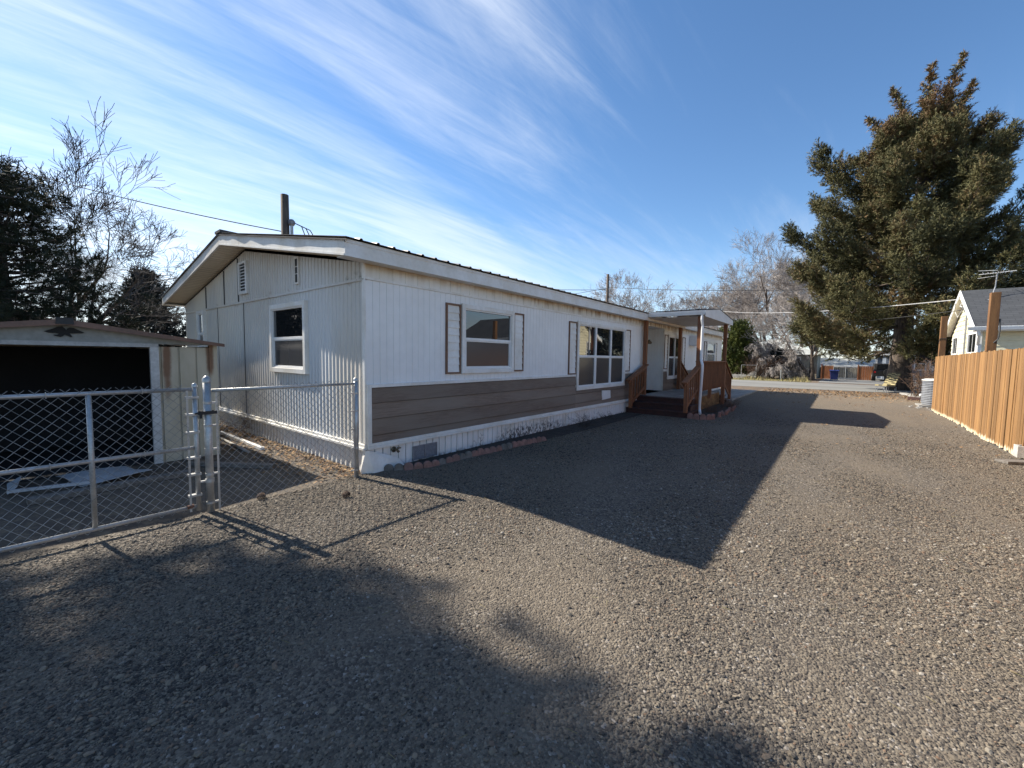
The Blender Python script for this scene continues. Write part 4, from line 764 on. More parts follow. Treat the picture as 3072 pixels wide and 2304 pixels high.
# ------------------------------------------------------------------ right side: fence, posts, yellow house
def right_side():
    F = thing('wooden_fence', 'tall honey coloured board fence along the right of the drive', 'fence', (2.42, 11, 0))
    b = MB(); y = 3.0; i = 0
    while y < 18.5:
        w = random.choice((.14, .14, .09, .14, .12)); x = 2.38 + random.uniform(0, .012) + .03 * math.sin(y * .9); zt = 1.83 - .0085 * (y - 10) + random.uniform(-.012, .012); l = random.uniform(-.012, .012); z0 = random.uniform(.0, .05)
        if y < 18.48: b.prism([(x, y + l, z0), (x, y + w - .006 + l, z0 + random.uniform(-.02, .02)), (x, y + w - .006, zt), (x, y, zt)], (.018, 0, 0), tint=random.random())
        y += w
    b.build('board_panel', W['fence'], F)
    b = MB()
    for z in (.3, .95, 1.6): b.box(2.43, 2.47, 3.0, 18.46, z - .045, z + .045)
    b.build('back_rails', W['post'], F)
    for y in (3.1, 5.6, 8.2, 10.8, 13.4, 16.0, 18.4): b = MB(); b.box(2.47, 2.56, y - .045, y + .045, 0, 1.75); b.build('fence_post', W['post'], F)
    for x, y, z, lab in ((2.63, 13.95, 3.14, 'tall orange timber post rising behind the fence in front of the grey roof'), (2.6, 19.4, 3.08, 'tall orange timber post at the far end of the fence by the yellow gable')):
        T = thing('tall_timber_post', lab, 'post', (x, y, 0)); b = MB(); b.box(x - .075, x + .075, y - .075, y + .075, 0, z); b.build('timber', W['post'], T, bevel=.006)
        b = MB()
        if y < 15: b.tube([(x + .09, y - .05, 2.55), (x + .1, y - .08, 2.3), (x + .08, y - .09, 2.1), (x + .02, y - .09, 2.02)], .014, 6)
        else: b.tube([(x - .08, y - .08, 2.35), (x + .08, y - .085, 2.36), (x + .09, y, 2.3), (x - .09, y - .05, 2.2), (x - .08, y - .08, 2.35)], .008, 6)
        b.build('rope_loop', W['cable'], T)
    def simple(name, label, cat, mb, m, base, bevel=0): return tag(mb.build(name, m, None, False, bevel, base), label, cat)
    b = MB(); x, y = 2.3, 10.15                                            # cinder block, hollow
    for dx in (0, .165, .33): b.box(x + dx, x + dx + .035, y + .02, y + .19, .05, .24)
    b.box(x, x + .365, y, y + .02, .05, .24); b.box(x, x + .365, y + .19, y + .21, .05, .24); simple('cinder_block', 'pale hollow cinder block at the near foot of the fence', 'block', b, W['block'], (2.4, 10.2, 0), .004)
    b = MB(); b.bar((2.05, 9.72, .03), (2.9, 10.25, .03), .2, .04); simple('grey_board', 'weathered grey board on the gravel under the cinder block', 'board', b, W['weathered'], (2.4, 9.95, 0), .004)
    # air conditioner
    A = thing('air_conditioner', 'round grey outdoor air conditioning unit beside the far end of the fence', 'air conditioner', (2.72, 20.6, 0)); c = (2.72, 20.6, .06)
    b = MB(); b.lathe(c, [(.30, .0), (.37, .02), (.37, .84), (.34, .88), (.25, .9), (0, .9)], 24); b.build('casing', W['grille'], A, smooth=False)
    b = MB()
    for k in range(13): b.lathe((c[0], c[1], .14 + k * .06), [(.372, 0), (.392, .012), (.392, .03), (.372, .045)], 24)
    b.build('louvres', W['grille'], A); b = MB(); b.lathe((c[0], c[1], .93), [(.4, 0), (.4, .03), (.3, .06), (0, .065)], 24); b.build('top_cap', W['trim'], A)
    b = MB(); b.box(2.25, 3.15, 20.1, 21.1, .01, .06); b.build('pad', W['concrete'], A)
    # yellow house
    H = thing('yellow_house', 'pale yellow house with grey shingle roof and white gable trim behind the fence', 'house', (6, 23.5, 0))
    xg, yn, yf, yr, ze, zr, xe = 3.75, 21.2, 25.8, 23.5, 2.74, 4.3, 12.0
    b = MB(); z = 0
    hw = lambda z: 2.3 if z < 2.78 else 2.3 * max(0, (4.27 - z) / 1.49)
    while z < 4.2:
        z2 = min(z + .18, 4.27); a, c2 = hw(z), hw(z2); m_ = 23.5
        b.add([(xg - .02, m_ - a, z), (xg - .02, m_ + a, z), (xg, m_ + c2, z2), (xg, m_ - c2, z2), (xg, m_ - a, z), (xg, m_ + a, z)], [(0, 1, 2, 3), (0, 4, 5, 1)]); z = z2
    b.build('gable_wall', W['yellow'], H)
    b = MB(); z = 0
    while z < 2.6:
        z2 = z + .18; b.add([(xg, yn - .02, z), (xe, yn - .02, z), (xe, yn, z2), (xg, yn, z2), (xg, yn, z), (xe, yn, z)], [(0, 1, 2, 3), (0, 4, 5, 1)]); z = z2
    b.box(xe - .1, xe, yn + .02, yf, 0, 2.7); b.box(xg + .05, xe, yf - .1, yf, 0, 2.7); b.build('side_wall', W['yellow'], H)
    b = MB(); b.box(xg - .03, xg + .03, yn - .03, yn + .05, 0, 2.65); b.build('corner_board', W['vinyl'], H)
    sl = (zr - ze) / (yr - yn + .35); b = MB()
    for ye, s in ((yn - .35, 1), (yf + .35, -1)): b.prism([(xg - .22, ye, ze - .0), (xg - .22, yr, zr), (xg - .22, yr, zr + .07), (xg - .22, ye, ze + .07)], (xe - xg + .7, 0, 0))
    rf = b.build('roof', W['shingle'], H)
    b = MB()
    for ye in (yn - .37, yf + .37): b.prism([(xg - .25, ye, ze - .12), (xg - .25, yr, zr - .12), (xg - .25, yr, zr + .085), (xg - .25, ye, ze + .085)], (.028, 0, 0))
    b.box(xg - .22, xe + .2, yn - .38, yn - .353, ze - .1, ze + .075); b.build('white_fascia', W['vinyl'], H)
    b = MB()
    for ye in (yn - .35, yf + .35): b.prism([(xg - .22, ye, ze - .03), (xg - .22, yr, zr - .03), (xg - .22, yr, zr - .015), (xg - .22, ye, ze - .015)], (.21, 0, 0))
    b.box(xg - .22, xe, yn - .35, yn, ze - .06, ze - .045); b.build('soffit', W['trim'], H)
    b = MB(); b.prism([(xg - .4, yn - .38, ze - .06), (xg - .4, yn - .5, ze - .06), (xg - .4, yn - .52, ze + .05), (xg - .4, yn - .5, ze + .05), (xg - .4, yn - .48, ze - .045), (xg - .4, yn - .38, ze - .045)], (xe - xg + .5, 0, 0)); b.build('gutter', W['vinyl'], H)
    b = MB(); b.tube([(xg - .15, yn - .45, ze - .05), (xg - .12, yn - .42, ze - .2), (xg - .06, yn + .0, ze - .55), (xg - .06, yn + .02, .1)], .045, 8); b.build('downspout', W['vinyl'], H)
    def win(y0, y1, z0, z1):
        b = MB(); w = .07
        b.box(xg - .06, xg, y0, y0 + w, z0, z1); b.box(xg - .06, xg, y1 - w, y1, z0, z1); b.box(xg - .06, xg, y0 + w, y1 - w, z0, z0 + w); b.box(xg - .06, xg, y0 + w, y1 - w, z1 - w, z1); b.box(xg - .045, xg, y0 + w, y1 - w, (z0 + z1) / 2 - .025, (z0 + z1) / 2 + .025); b.box(xg - .04, xg, (y0 + y1) / 2 - .012, (y0 + y1) / 2 + .012, z0 + w, z1 - w)
        f = b.build('window', W['vinyl'], H); b = MB(); b.box(xg - .035, xg - .02, y0 + w, y1 - w, z0 + w, z1 - w); b.build('pane', W['glass'], f)
    win(21.45, 22.75, 1.2, 2.68); win(24.4, 25.35, 1.2, 2.66)
    b = MB(); b.tube([(xg - .07, 23.1, 1.0), (xg - .07, 23.1, 3.45), (xg - .2, 23.1, 3.7)], .03, 8); b.box(xg - .18, xg - .02, 22.98, 23.22, 1.2, 1.6); b.build('service_mast', W['grille'], H)
    # television antenna
    T = thing('television_antenna', 'white roof antenna with short rods on the yellow house ridge', 'antenna', (4.3, 22.9, 3.6)); ax, ay = 4.3, 22.9; zr_ = ze + sl * (ay - yn + .35) + .07
    b = MB(); b.tube([(ax - .12, ay - .2, zr_ - .12), (ax, ay, zr_ + .35), (ax + .02, ay, zr_ + .87)], .02, 8); b.lathe((ax - .12, ay - .2, zr_ - .14), [(0, 0), (.08, 0), (.08, .03), (0, .04)], 8); b.build('mast', W['grille'], T)
    b = MB(); zc = zr_ + .85; b.tube([(ax - .42, ay + .1, zc), (ax + .45, ay - .1, zc + .02)], .011, 6)
    for q in (-.3, -.18, -.06, .06, .18, .3): b.tube([(ax + q - .08, ay - .26 - q * .2, zc + .02), (ax + q + .08, ay + .26 - q * .2, zc + .02)], .008, 5)
    for q in (-.1, .1): b.tube([(ax + .02, ay, zc + q), (ax - .45, ay + .08, zc + q * 1.4)], .007, 5)
    b.build('rods', W['vinyl'], T)
    # bits by the spruce
    L = thing('garden_lounger', 'folding garden lounger with yellow striped cushions beside the spruce trunk', 'lounger', (1.9, 28.2, 0)); fr = MB(); X = lambda u, v, z: (1.5 + (u * .5 + v * .87) * .78, 28.3 + (u * .87 - v * .5) * .8, z * .92)
    for v in (0, .6): fr.tube([X(0, v, .36), X(.95, v, .33), X(1.45, v, .98)], .016, 6); fr.tube([X(.05, v, .36), X(.0, v, .0)], .014, 6); fr.tube([X(.25, v, .36), X(.22, v, .0)], .014, 6); fr.tube([X(.2, v, .12), X(.95, v, .12), X(1.15, v, .3)], .014, 6); fr.tube([X(1.02 + .1 * math.cos(t), v, .14 + .14 * math.sin(t)) for t in np.linspace(0, 6.28, 12)], .014, 6)
    fr.tube([X(0, 0, .36), X(0, .6, .36)], .014, 6); fr.tube([X(1.45, 0, .98), X(1.45, .6, .98)], .014, 6); fr.build('frame', W['grille'], L)
    cu = mat('yellow_striped_cushion', (.4, .34, .18), (.34, .28, .14), 2, rough=.9); cd = mat('dark_cushion_stripe', (.13, .11, .06), (.09, .08, .05), 2, rough=.9)
    a = MB(); d_ = MB(); n = 8
    for i in range(3):
        (a if i != 1 else d_).bar(X(-.02, .1 + .2 * i, .41), X(.95, .1 + .2 * i, .38), .19, .07)
    for i in range(10):
        t0, t1 = i / 10, (i + .92) / 10; g = lambda t, v: np.array(X(.92 + .55 * t, v, .4 + .68 * t))
        for k in range(3): (a if (i + k) % 2 == 0 else d_).bar(g(t0, .1 + .2 * k), g(t1, .1 + .2 * k), .19, .08)
    a.build('cushion', cu, L); d_.build('cushion_stripe', cd, L)
    b = MB(); b.prism([(2.35, 27.4, .0), (2.6, 27.5, 0), (2.95, 24.2, 0), (2.7, 24.1, 0)], (0, 0, .09)); simple('concrete_kerb', 'pale concrete kerb beside the flower bed under the spruce', 'kerb', b, W['concrete'], (2.6, 25.8, 0), .01)
    b = MB(); b.bar((2.3, 23.55, .07), (2.95, 23.2, .07), .14, .14); simple('brown_timber_block', 'short dark brown timber at the near end of the kerb', 'timber', b, W['darkwood'], (2.6, 23.4, 0), .006)
    for x, y, z, lab in ((2.62, 22.6, .62, 'taller solar garden light by the bare shrub'), (2.5, 22.4, .26, 'shorter solar garden light in front of the dark timber')):
        T = thing('garden_light', lab, 'garden light', (x, y, 0)); b = MB(); b.tube([(x, y, 0), (x + .03, y, z)], .01, 6); b.build('stake', W['black'], T); b = MB(); b.lathe((x + .03, y, z), [(0, 0), (.045, 0), (.05, .05), (.03, .08), (0, .085)], 10); b.build('lamp_head', W['vinyl'], T)
    stems('bare_shrub', 'leafless brown shrub in the bed between the spruce trunk and the fence', 'shrub', 2.95, 24.6, 60, 1.5, 1.0, W['browntwig'], .012, 21)
    stems('bare_shrub', 'darker leafless shrub close against the spruce trunk', 'shrub', 3.6, 28.5, 60, 1.7, 1.1, W['darktwig'], .014, 22)
    b = MB(); rg = np.random.default_rng(4)
    for i in range(18): x, y = 2.25 + rg.normal(0, .16), 19.7 + rg.normal(0, .5); s = rg.uniform(.02, .055); b.add(np.array([(x + s * a, y + s * c, s * .7 * d) for a, c, d in ((1, 0, .3), (0, 1, .3), (-1, 0, .3), (0, -1, .3), (.1, .1, 1), (0, 0, -.2))]), np.array([(0, 1, 4), (1, 2, 4), (2, 3, 4), (3, 0, 4)]), rg.random())
    tag(b.build('rubble', W['concrete']), 'small pale rubble around the foot of the air conditioner', 'rubble', kind='stuff')
right_side()
# ------------------------------------------------------------------ vegetation generators
def tufts(O, D, Ln, n, leaf, w, spread, rg, tint, tjit=.12, lenjit=.4):
    """O origins (T,3), D unit dirs, Ln lengths -> triangles (needle sprays) round each axis"""
    T = len(O); t = rg.uniform(0, 1, (T, n)); a = rg.uniform(0, 2 * np.pi, (T, n))
    ref = np.where(np.abs(D[:, 2:3]) < .9, np.array([[0, 0, 1.]]), np.array([[1., 0, 0]])); U = np.cross(D, ref); U /= np.linalg.norm(U, axis=1)[:, None]; Vv = np.cross(D, U)
    rad = U[:, None] * np.cos(a)[..., None] + Vv[:, None] * np.sin(a)[..., None]
    base = O[:, None] + D[:, None] * (t * Ln[:, None])[..., None]
    dirn = D[:, None] * (1 - spread) + rad * spread; dirn /= np.linalg.norm(dirn, axis=2)[..., None]
    l = leaf * rg.uniform(1 - lenjit, 1 + lenjit, (T, n)); tip = base + dirn * l[..., None]
    side = np.cross(dirn, rad + rg.normal(0, .4, rad.shape)); side /= np.linalg.norm(side, axis=2)[..., None] + 1e-9
    v0 = base - side * w / 2; v1 = base + side * w / 2
    V = np.stack([v0, v1, tip], 2).reshape(-1, 3); F = np.arange(len(V)).reshape(-1, 3)
    ti = np.clip(tint[:, None] + rg.normal(0, tjit, (T, n)), 0, 1).ravel()
    return V, F, ti
def unit(v): return v / (np.linalg.norm(v, axis=-1, keepdims=True) + 1e-9)
def conifer(parent, base, H, rfun, nl, rg, z0=1., dens=7, tl=.42, nleaf=14, leaf=.13, w=.035, trunk_r=.3, lean=(0, 0), droop=.25, up=.35, cone_z=.8, tint0=.4, rand=.25, trunk_mat='bark', mat_=None, azw=None, crown_name='crown', lift=0., limb_r=.05, clumps=2, nt_=6, cr=.08, fan=1., hang=0., uptip=.25, dj=.5, gap=None):
    base = np.array(base, float); O = []; D = []; L = []; Ti = []; sA = []; sB = []; ra = []; rb = []
    ax = lambda z: base + np.array((lean[0] * (z / H) ** 2 * H, lean[1] * (z / H) ** 2 * H, z))
    for i in range(nl):
        z = z0 + (H - z0) * ((i + .5) / nl) ** .82; az = i * 2.39996 + rg.normal(0, .35); r = rfun(z / H, az) * rg.uniform(1 - rand, 1 + rand * .55)
        if r < .15: r = .15
        h = np.array((math.cos(az), math.sin(az), 0.)); ns = 8; s = np.linspace(0, 1, ns); f = (z / H)
        dz = r * (lift + .35 * f ** 2 - droop * np.sin(s * np.pi) * (1 - f) * 1.0) * s + r * up * s ** 3 * (.35 + .65 * f) - r * droop * .5 * s * (1 - f)
        P = ax(z) + h * (s * r)[:, None] + np.array((0, 0, 1.)) * dz[:, None]; P += rg.normal(0, .025 * r, P.shape) * s[:, None]
        lr = limb_r * (r / 4) ** .7 + .008; sA += list(P[:-1]); sB += list(P[1:]); ra += list(lr * (1 - s[:-1] * .85)); rb += list(lr * (1 - s[1:] * .85))
        nb = max(2, int(r * dens)); tt = .2 + .8 * ((np.arange(nb) + rg.uniform(.1, 1, nb)) / nb) ** .8; tt = np.minimum(tt, 1)
        idx = np.minimum((tt * (ns - 1)).astype(int), ns - 2); fr = tt * (ns - 1) - idx; C = P[idx] * (1 - fr)[:, None] + P[idx + 1] * fr[:, None]; tang = unit(P[idx + 1] - P[idx]); sidev = np.cross(tang, (0, 0, 1.))
        wid = (.12 + .3 * r ** .6 * np.sin(np.clip(tt, .1, 1) * 2.6)) * fan
        for j in range(nb):
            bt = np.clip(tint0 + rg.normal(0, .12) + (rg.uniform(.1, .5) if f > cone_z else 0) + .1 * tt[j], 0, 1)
            for cl in range(clumps):
                cc = C[j] + sidev[j] * rg.normal(0, 1) * wid[j] + np.array((0, 0, rg.normal(-.12, .12) * wid[j] - hang * rg.random()))
                od = unit(tang[j] * 1. + (cc - C[j]) * .8 + np.array((0, 0, uptip)))
                if gap is not None and gap(cc): continue
                sA.append(C[j]); sB.append(cc); ra.append(.012); rb.append(.005); m = rg.integers(nt_ - 2, nt_ + 3); cb = np.clip(bt + rg.normal(0, .1), 0, 1)
                for q in range(m): O.append(cc + rg.normal(0, cr, 3) + od * rg.uniform(-1.6, .6) * cr); D.append(od + rg.normal(0, dj, 3)); L.append(tl * rg.uniform(.6, 1.2)); Ti.append(cb)
    O = np.array(O); D = unit(np.array(D)); V, F, ti = tufts(O, D, np.array(L), nleaf, leaf, w, .55, rg, np.array(Ti))
    b = MB(); b.add(V, F, ti); b.build(crown_name, mat_, parent)
    b = MB(); zs = np.linspace(-.05, H * .96, 12); b.tube([ax(z) for z in zs], [trunk_r * (1 - .93 * max(0, z) / H) * (1.35 if z < 0 else 1 + .25 * math.exp(-z * 1.5)) for z in zs], 12); t = b.build('trunk', W[trunk_mat], parent, smooth=True)
    b = MB(); b.segs(sA, sB, ra, rb, 4); b.build('limbs', W[trunk_mat], parent)
def branches(rg, base, d0, L, r0, levels, nseg=5, kids=(3, 4), ratio=.68, angle=.6, wander=.12, trop=.06, rr=.62, min_r=.004, tip=.25, along=(.35, 1), max_segs=16000, droop=0.):
    """recursive limbs -> segment arrays"""
    A = []; B = []; ra = []; rb = []
    st = [(np.array(base, float), unit(np.array(d0, float)), L, r0, 0)]
    while st and len(A) < max_segs:
        p, d, l, r, lv = st.pop(0); ns = nseg if lv < levels - 1 else 3; pts = [p]; dirs = [d]; step = l / ns
        for i in range(ns):
            d = unit(d + rg.normal(0, wander, 3) + np.array((0, 0, trop if lv < levels - 1 else trop - droop))); p = p + d * step; pts.append(p); dirs.append(d)
        rs = [max(min_r, r * (1 - (1 - tip) * i / ns)) for i in range(ns + 1)]
        for i in range(ns): A.append(pts[i]); B.append(pts[i + 1]); ra.append(rs[i]); rb.append(rs[i + 1])
        if lv < levels:
            n = rg.integers(kids[0], kids[1] + 1)
            for k in range(n):
                t = along[0] + (along[1] - along[0]) * (k + rg.uniform(.2, 1)) / n; i = min(int(t * ns), ns - 1); q = pts[i] + (pts[i + 1] - pts[i]) * (t * ns - i); dd = dirs[min(i + 1, ns)]
                perp = unit(np.cross(dd, rg.normal(0, 1, 3))); an = angle * rg.uniform(.6, 1.35); nd = unit(dd * math.cos(an) + perp * math.sin(an)); st.append((q, nd, l * ratio * rg.uniform(.75, 1.2) * (1.15 - .35 * t), max(min_r, rs[i] * rr), lv + 1))
    return np.array(A), np.array(B), np.array(ra), np.array(rb)
def bare_tree(name, label, loc, rg, H, r0, mt='twig', trunk_frac=.3, stems=1, spread=.35, lev=5, group=None, d0=(0, 0, 1), thr=.045, **kw):
    T = thing(name, label, 'tree', loc, group); loc = np.array(loc, float); AA = []
    for s in range(stems):
        a = rg.uniform(0, 6.28); dd = np.array(d0, float) + (np.array((math.cos(a), math.sin(a), 0)) * spread if stems > 1 else 0)
        AA.append(branches(rg, loc + (np.array((math.cos(a), math.sin(a), 0)) * r0 * 1.2 if stems > 1 else 0) - np.array((0, 0, .05)), dd, H * trunk_frac * (1 if stems == 1 else rg.uniform(.8, 1.1)), r0, lev, **kw))
    A, B, ra, rb = (np.concatenate([q[i] for q in AA]) for i in range(4)); k = ra > thr; f = H / B[:, 2].max(); A = loc + (A - loc) * f; B = loc + (B - loc) * f
    b = MB(); b.segs(A[k], B[k], ra[k], rb[k], 7); b.build('trunk', W['bark' if mt != 'twig' else 'bark'], T, smooth=True)
    b = MB(); b.segs(A[~k], B[~k], ra[~k], rb[~k], 3); b.build('crown', W[mt], T); return T

# ------------------------------------------------------------------ the big spruce by the drive
def big_spruce():
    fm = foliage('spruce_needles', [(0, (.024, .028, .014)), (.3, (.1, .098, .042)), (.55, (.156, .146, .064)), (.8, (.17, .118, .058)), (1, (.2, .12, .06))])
    W['spruce'] = fm; rg = np.random.default_rng(42); T = thing('spruce_tree', 'huge dark spruce with a thick trunk and brown cone-laden tips at the street end', 'tree', (2.65, 31.7, 0))
    env_z = [2.2, 3, 4.5, 6, 8, 10, 11.2, 12, 13, 14.2]; env_r = [3.9, 4.9, 5.3, 5.0, 4.5, 4.0, 3.4, 2.6, 1.8, 1.0]
    def rf(f, az):
        r = np.interp(f * 15.9, env_z, env_r); c = math.cos(az); r *= 1 + .1 * math.sin(3 * az + 7 * f) + .12 * math.sin(5 * az - 11 * f)
        return r * ((1.15 if f < .52 else .76) if c > .2 else 1) * (1.08 if c < -.3 and f < .35 else 1.12 if c < -.3 and .45 < f < .72 else 1)
    O = []; D = []; L = []; Ti = []; sA = []; sB = []; ra = []; rb = []; H = 15.9; nl = 96; base = np.array((2.65, 31.7, 0.))
    ax = lambda z: base + np.array((.55 * (z / H) ** 2, 0, z))
    def bough(p0, h, r, f, rb_, tint, up, t0):
        ns = 9; s = np.linspace(0, 1, ns); dz = r * s * (-.05 + .5 * f) - r * .28 * (1 - f) * np.sin(s * 2.6) + r * up * s ** 2.6
        P = p0 + h * (s * r)[:, None] + np.array((0, 0, 1.)) * dz[:, None]; P[1:] += rg.normal(0, .02 * r, (ns - 1, 3))
        lr = .015 + .012 * r; sA.extend(P[:-1]); sB.extend(P[1:]); ra.extend(lr * (1 - s[:-1] * .85)); rb.extend(lr * (1 - s[1:] * .85))
        n = int(62 * r ** .8 * (rb_ / .3)); t = t0 + (1 - t0) * rg.uniform(0, 1, n) ** .85; i = np.minimum((t * (ns - 1)).astype(int), ns - 2); fr = (t * (ns - 1) - i)[:, None]; C = P[i] * (1 - fr) + P[i + 1] * fr; tg = unit(P[i + 1] - P[i])
        rad = rg.normal(0, 1, (n, 3)) * np.array((1, 1, .62)); rad -= tg * np.sum(rad * tg, 1)[:, None]; rad = unit(rad); w = rb_ * np.sin(np.clip((t - t0) / (1 - t0), .04, 1) * 2.75 + .32) ** .8 * rg.uniform(.25, 1, n) ** .6
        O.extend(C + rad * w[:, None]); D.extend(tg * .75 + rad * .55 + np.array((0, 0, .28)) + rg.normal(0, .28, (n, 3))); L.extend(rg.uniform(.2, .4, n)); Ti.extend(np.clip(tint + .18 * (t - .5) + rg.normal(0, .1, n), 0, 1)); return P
    for k in range(nl):
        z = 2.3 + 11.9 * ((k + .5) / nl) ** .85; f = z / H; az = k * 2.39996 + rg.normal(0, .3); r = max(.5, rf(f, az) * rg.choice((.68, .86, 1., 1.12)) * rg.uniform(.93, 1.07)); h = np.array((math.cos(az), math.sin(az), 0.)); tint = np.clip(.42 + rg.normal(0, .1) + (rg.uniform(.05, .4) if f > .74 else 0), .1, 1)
        P = bough(ax(z), h, r, f, .16 + .035 * r, tint, .18 + .35 * f, .4)
        for t in ((.36, .5, .63, .76, .88, .97) if r > 2 else (.4, .65, .88)):
            for sg in (-1, 1):
                if rg.random() < .14: continue
                an = az + sg * rg.uniform(.25, .95); bough(P[int(t * 8)] + np.array((0, 0, rg.normal(0, .12))), np.array((math.cos(an), math.sin(an), 0.)), (.5 + .42 * r * (1.05 - t)) * rg.uniform(.7, 1.15), f, .15 + .03 * r, np.clip(tint + rg.normal(0, .1), 0, 1), .5, .15)
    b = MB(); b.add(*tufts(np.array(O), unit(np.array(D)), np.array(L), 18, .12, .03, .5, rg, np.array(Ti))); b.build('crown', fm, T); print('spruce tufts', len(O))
    b = MB(); zs = np.linspace(-.05, H * .97, 12); b.tube([ax(z) for z in zs], [.5 * (1 - .93 * max(0, z) / H) * (1 + .3 * math.exp(-max(z, 0) * 1.3)) for z in zs], 14); b.build('trunk', W['bark'], T, smooth=True)
    b = MB(); b.segs(sA, sB, ra, rb, 4); b.build('limbs', W['bark'], T)
    # the two tall tops
    b = MB(); O = []; D = []; L = []; Ti = []
    for (p0, p1) in (((2.95, 31.7, 13.0), (4.15, 31.5, 17.4)), ((2.8, 31.7, 13.5), (2.95, 31.3, 17.2)), ((2.7, 31.5, 13.2), (1.5, 31.3, 16.5)), ((2.4, 31.5, 12.2), (.55, 31.3, 15.3)), ((3.2, 31.5, 12.5), (4.5, 31.3, 15.7))):
        p0, p1 = np.array(p0), np.array(p1); n = 34
        for i in range(n):
            t = (i + .5) / n; c = p0 + (p1 - p0) * t; 
            for k in range(7 if t < .6 else 4): d = unit(unit(p1 - p0) * .6 + rg.normal(0, .75, 3)); O.append(c); D.append(d); L.append((.25 + .75 * (1 - t)) * rg.uniform(.6, 1)); Ti.append(np.clip(.45 + .35 * t + rg.normal(0, .15), 0, 1))
    V, F, ti = tufts(np.array(O), np.array(D), np.array(L), 18, .16, .05, .55, rg, np.array(Ti)); b.add(V, F, ti); b.build('leader', fm, T)
big_spruce()
def vegetation():
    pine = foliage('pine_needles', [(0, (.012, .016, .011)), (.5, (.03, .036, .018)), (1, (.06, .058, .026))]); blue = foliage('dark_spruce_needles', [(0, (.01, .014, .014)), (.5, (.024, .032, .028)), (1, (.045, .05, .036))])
    green = foliage('green_cypress_scales', [(0, (.02, .03, .01)), (.5, (.065, .088, .02)), (1, (.14, .15, .03))])
    # pine left, beside the shed
    rg = np.random.default_rng(5); T = thing('pine_tree', 'dark shaggy pine at the left edge behind the metal shed', 'tree', (-14.2, .1, 0))
    def rf(f, az): return np.interp(f, [0, .25, .5, .75, .92, 1], [2.2, 2.3, 1.7, 1.15, .6, .2]) * (1 + .15 * math.sin(4 * az + 9 * f))
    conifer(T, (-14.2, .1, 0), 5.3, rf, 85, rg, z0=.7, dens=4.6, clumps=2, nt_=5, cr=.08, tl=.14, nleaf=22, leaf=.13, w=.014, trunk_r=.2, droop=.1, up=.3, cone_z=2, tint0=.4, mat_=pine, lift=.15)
    # tall round pine that shades the gravel
    rg = np.random.default_rng(9); T = thing('pine_tree', 'tall round-headed pine left of the shed, shading the gravel in front of the gate', 'tree', (-13.92, -3.0, 0))
    def rf2(f, az): return np.interp(f, [0, .5, .6, .7, .78, .86, .95, 1], [.6, .65, 1.25, 1.95, 2.3, 2.5, 2.1, 1.1]) * (1 + .14 * math.sin(3 * az + 8 * f))
    conifer(T, (-13.92, -3.0, 0), 10.6, rf2, 104, rg, gap=lambda c: abs((c @ np.array((-.168, .986, 0))) - .72) < .18 and 7.2 < c[2] + .75 * (14 + c @ np.array((.986, .168, 0))) * 0 < 9.0, z0=4.2, dens=3.5, clumps=3, nt_=5, cr=.12, tl=.25, nleaf=16, leaf=.2, w=.04, trunk_r=.28, droop=.05, up=.25, cone_z=2, tint0=.4, mat_=pine, lift=.1)
    # small dark spruce left of the house
    rg = np.random.default_rng(6); T = thing('spruce_tree', 'small dark pointed spruce just left of the white gable', 'tree', (-29.3, 5.0, 0))
    def rf3(f, az): return 2.5 * (1 - f) ** .8 * (1 + .15 * math.sin(4 * az + 9 * f)) + .1
    conifer(T, (-29.3, 5.0, 0), 5.7, rf3, 110, rg, z0=.5, dens=3.5, clumps=2, nt_=5, cr=.08, tl=.3, nleaf=14, leaf=.14, w=.045, trunk_r=.16, droop=.1, up=.4, cone_z=2, tint0=.35, mat_=blue)
    # bare trees on the left
    rg = np.random.default_rng(14)
    bare_tree('bare_tree', 'leafless tree with long dark arching limbs rising behind the shaggy pine', (-20.5, .1, 0), rg, 10.6, .17, 'darktwig', .3, 4, .55, 5, d0=(.05, .16, 1), nseg=7, kids=(4, 5), ratio=.62, angle=.58, wander=.09, trop=.02, rr=.6, tip=.14, min_r=.006, max_segs=7500, thr=.05)
    rg = np.random.default_rng(15)
    bare_tree('birch_tree', 'fine leafless birch with hanging pale twigs between the pine and the small spruce', (-24.5, 2.6, 0), rg, 7.2, .1, 'twig', .42, 3, .25, 5, nseg=6, kids=(4, 6), ratio=.58, angle=.65, wander=.12, trop=.04, droop=.5, rr=.45, min_r=.0035, max_segs=6500)
    rg = np.random.default_rng(16)
    bare_tree('bare_tree', 'thick leafless tree beyond the pines, mirrored in the gable window', (-19.5, -3.4, 0), rg, 9, .22, 'darktwig', .33, 2, .4, 4, nseg=5, kids=(3, 5), ratio=.68, angle=.6, wander=.12, trop=.04, rr=.58, min_r=.012, max_segs=2500)
    # bare trees behind the street
    kw = dict(nseg=5, kids=(4, 5), ratio=.64, angle=.62, wander=.14, trop=.05, rr=.55, min_r=.011, max_segs=15000)
    rg = np.random.default_rng(20); T1 = bare_tree('bare_tree', 'widest pale leafless tree, right of the utility pole above the roof', (-27, 62, 0), rg, 16, .26, 'twig', .3, 2, .35, 6, 'leafless trees beyond the street', **dict(kw, max_segs=9000))
    rg = np.random.default_rng(21); T2 = bare_tree('bare_tree', 'very tall pale leafless tree rising directly left of the big spruce', (-4.8, 57, 0), rg, 16.5, .3, 'twig', .32, 2, .3, 6, 'leafless trees beyond the street', **kw)
    G = 'leafless trees beyond the street'
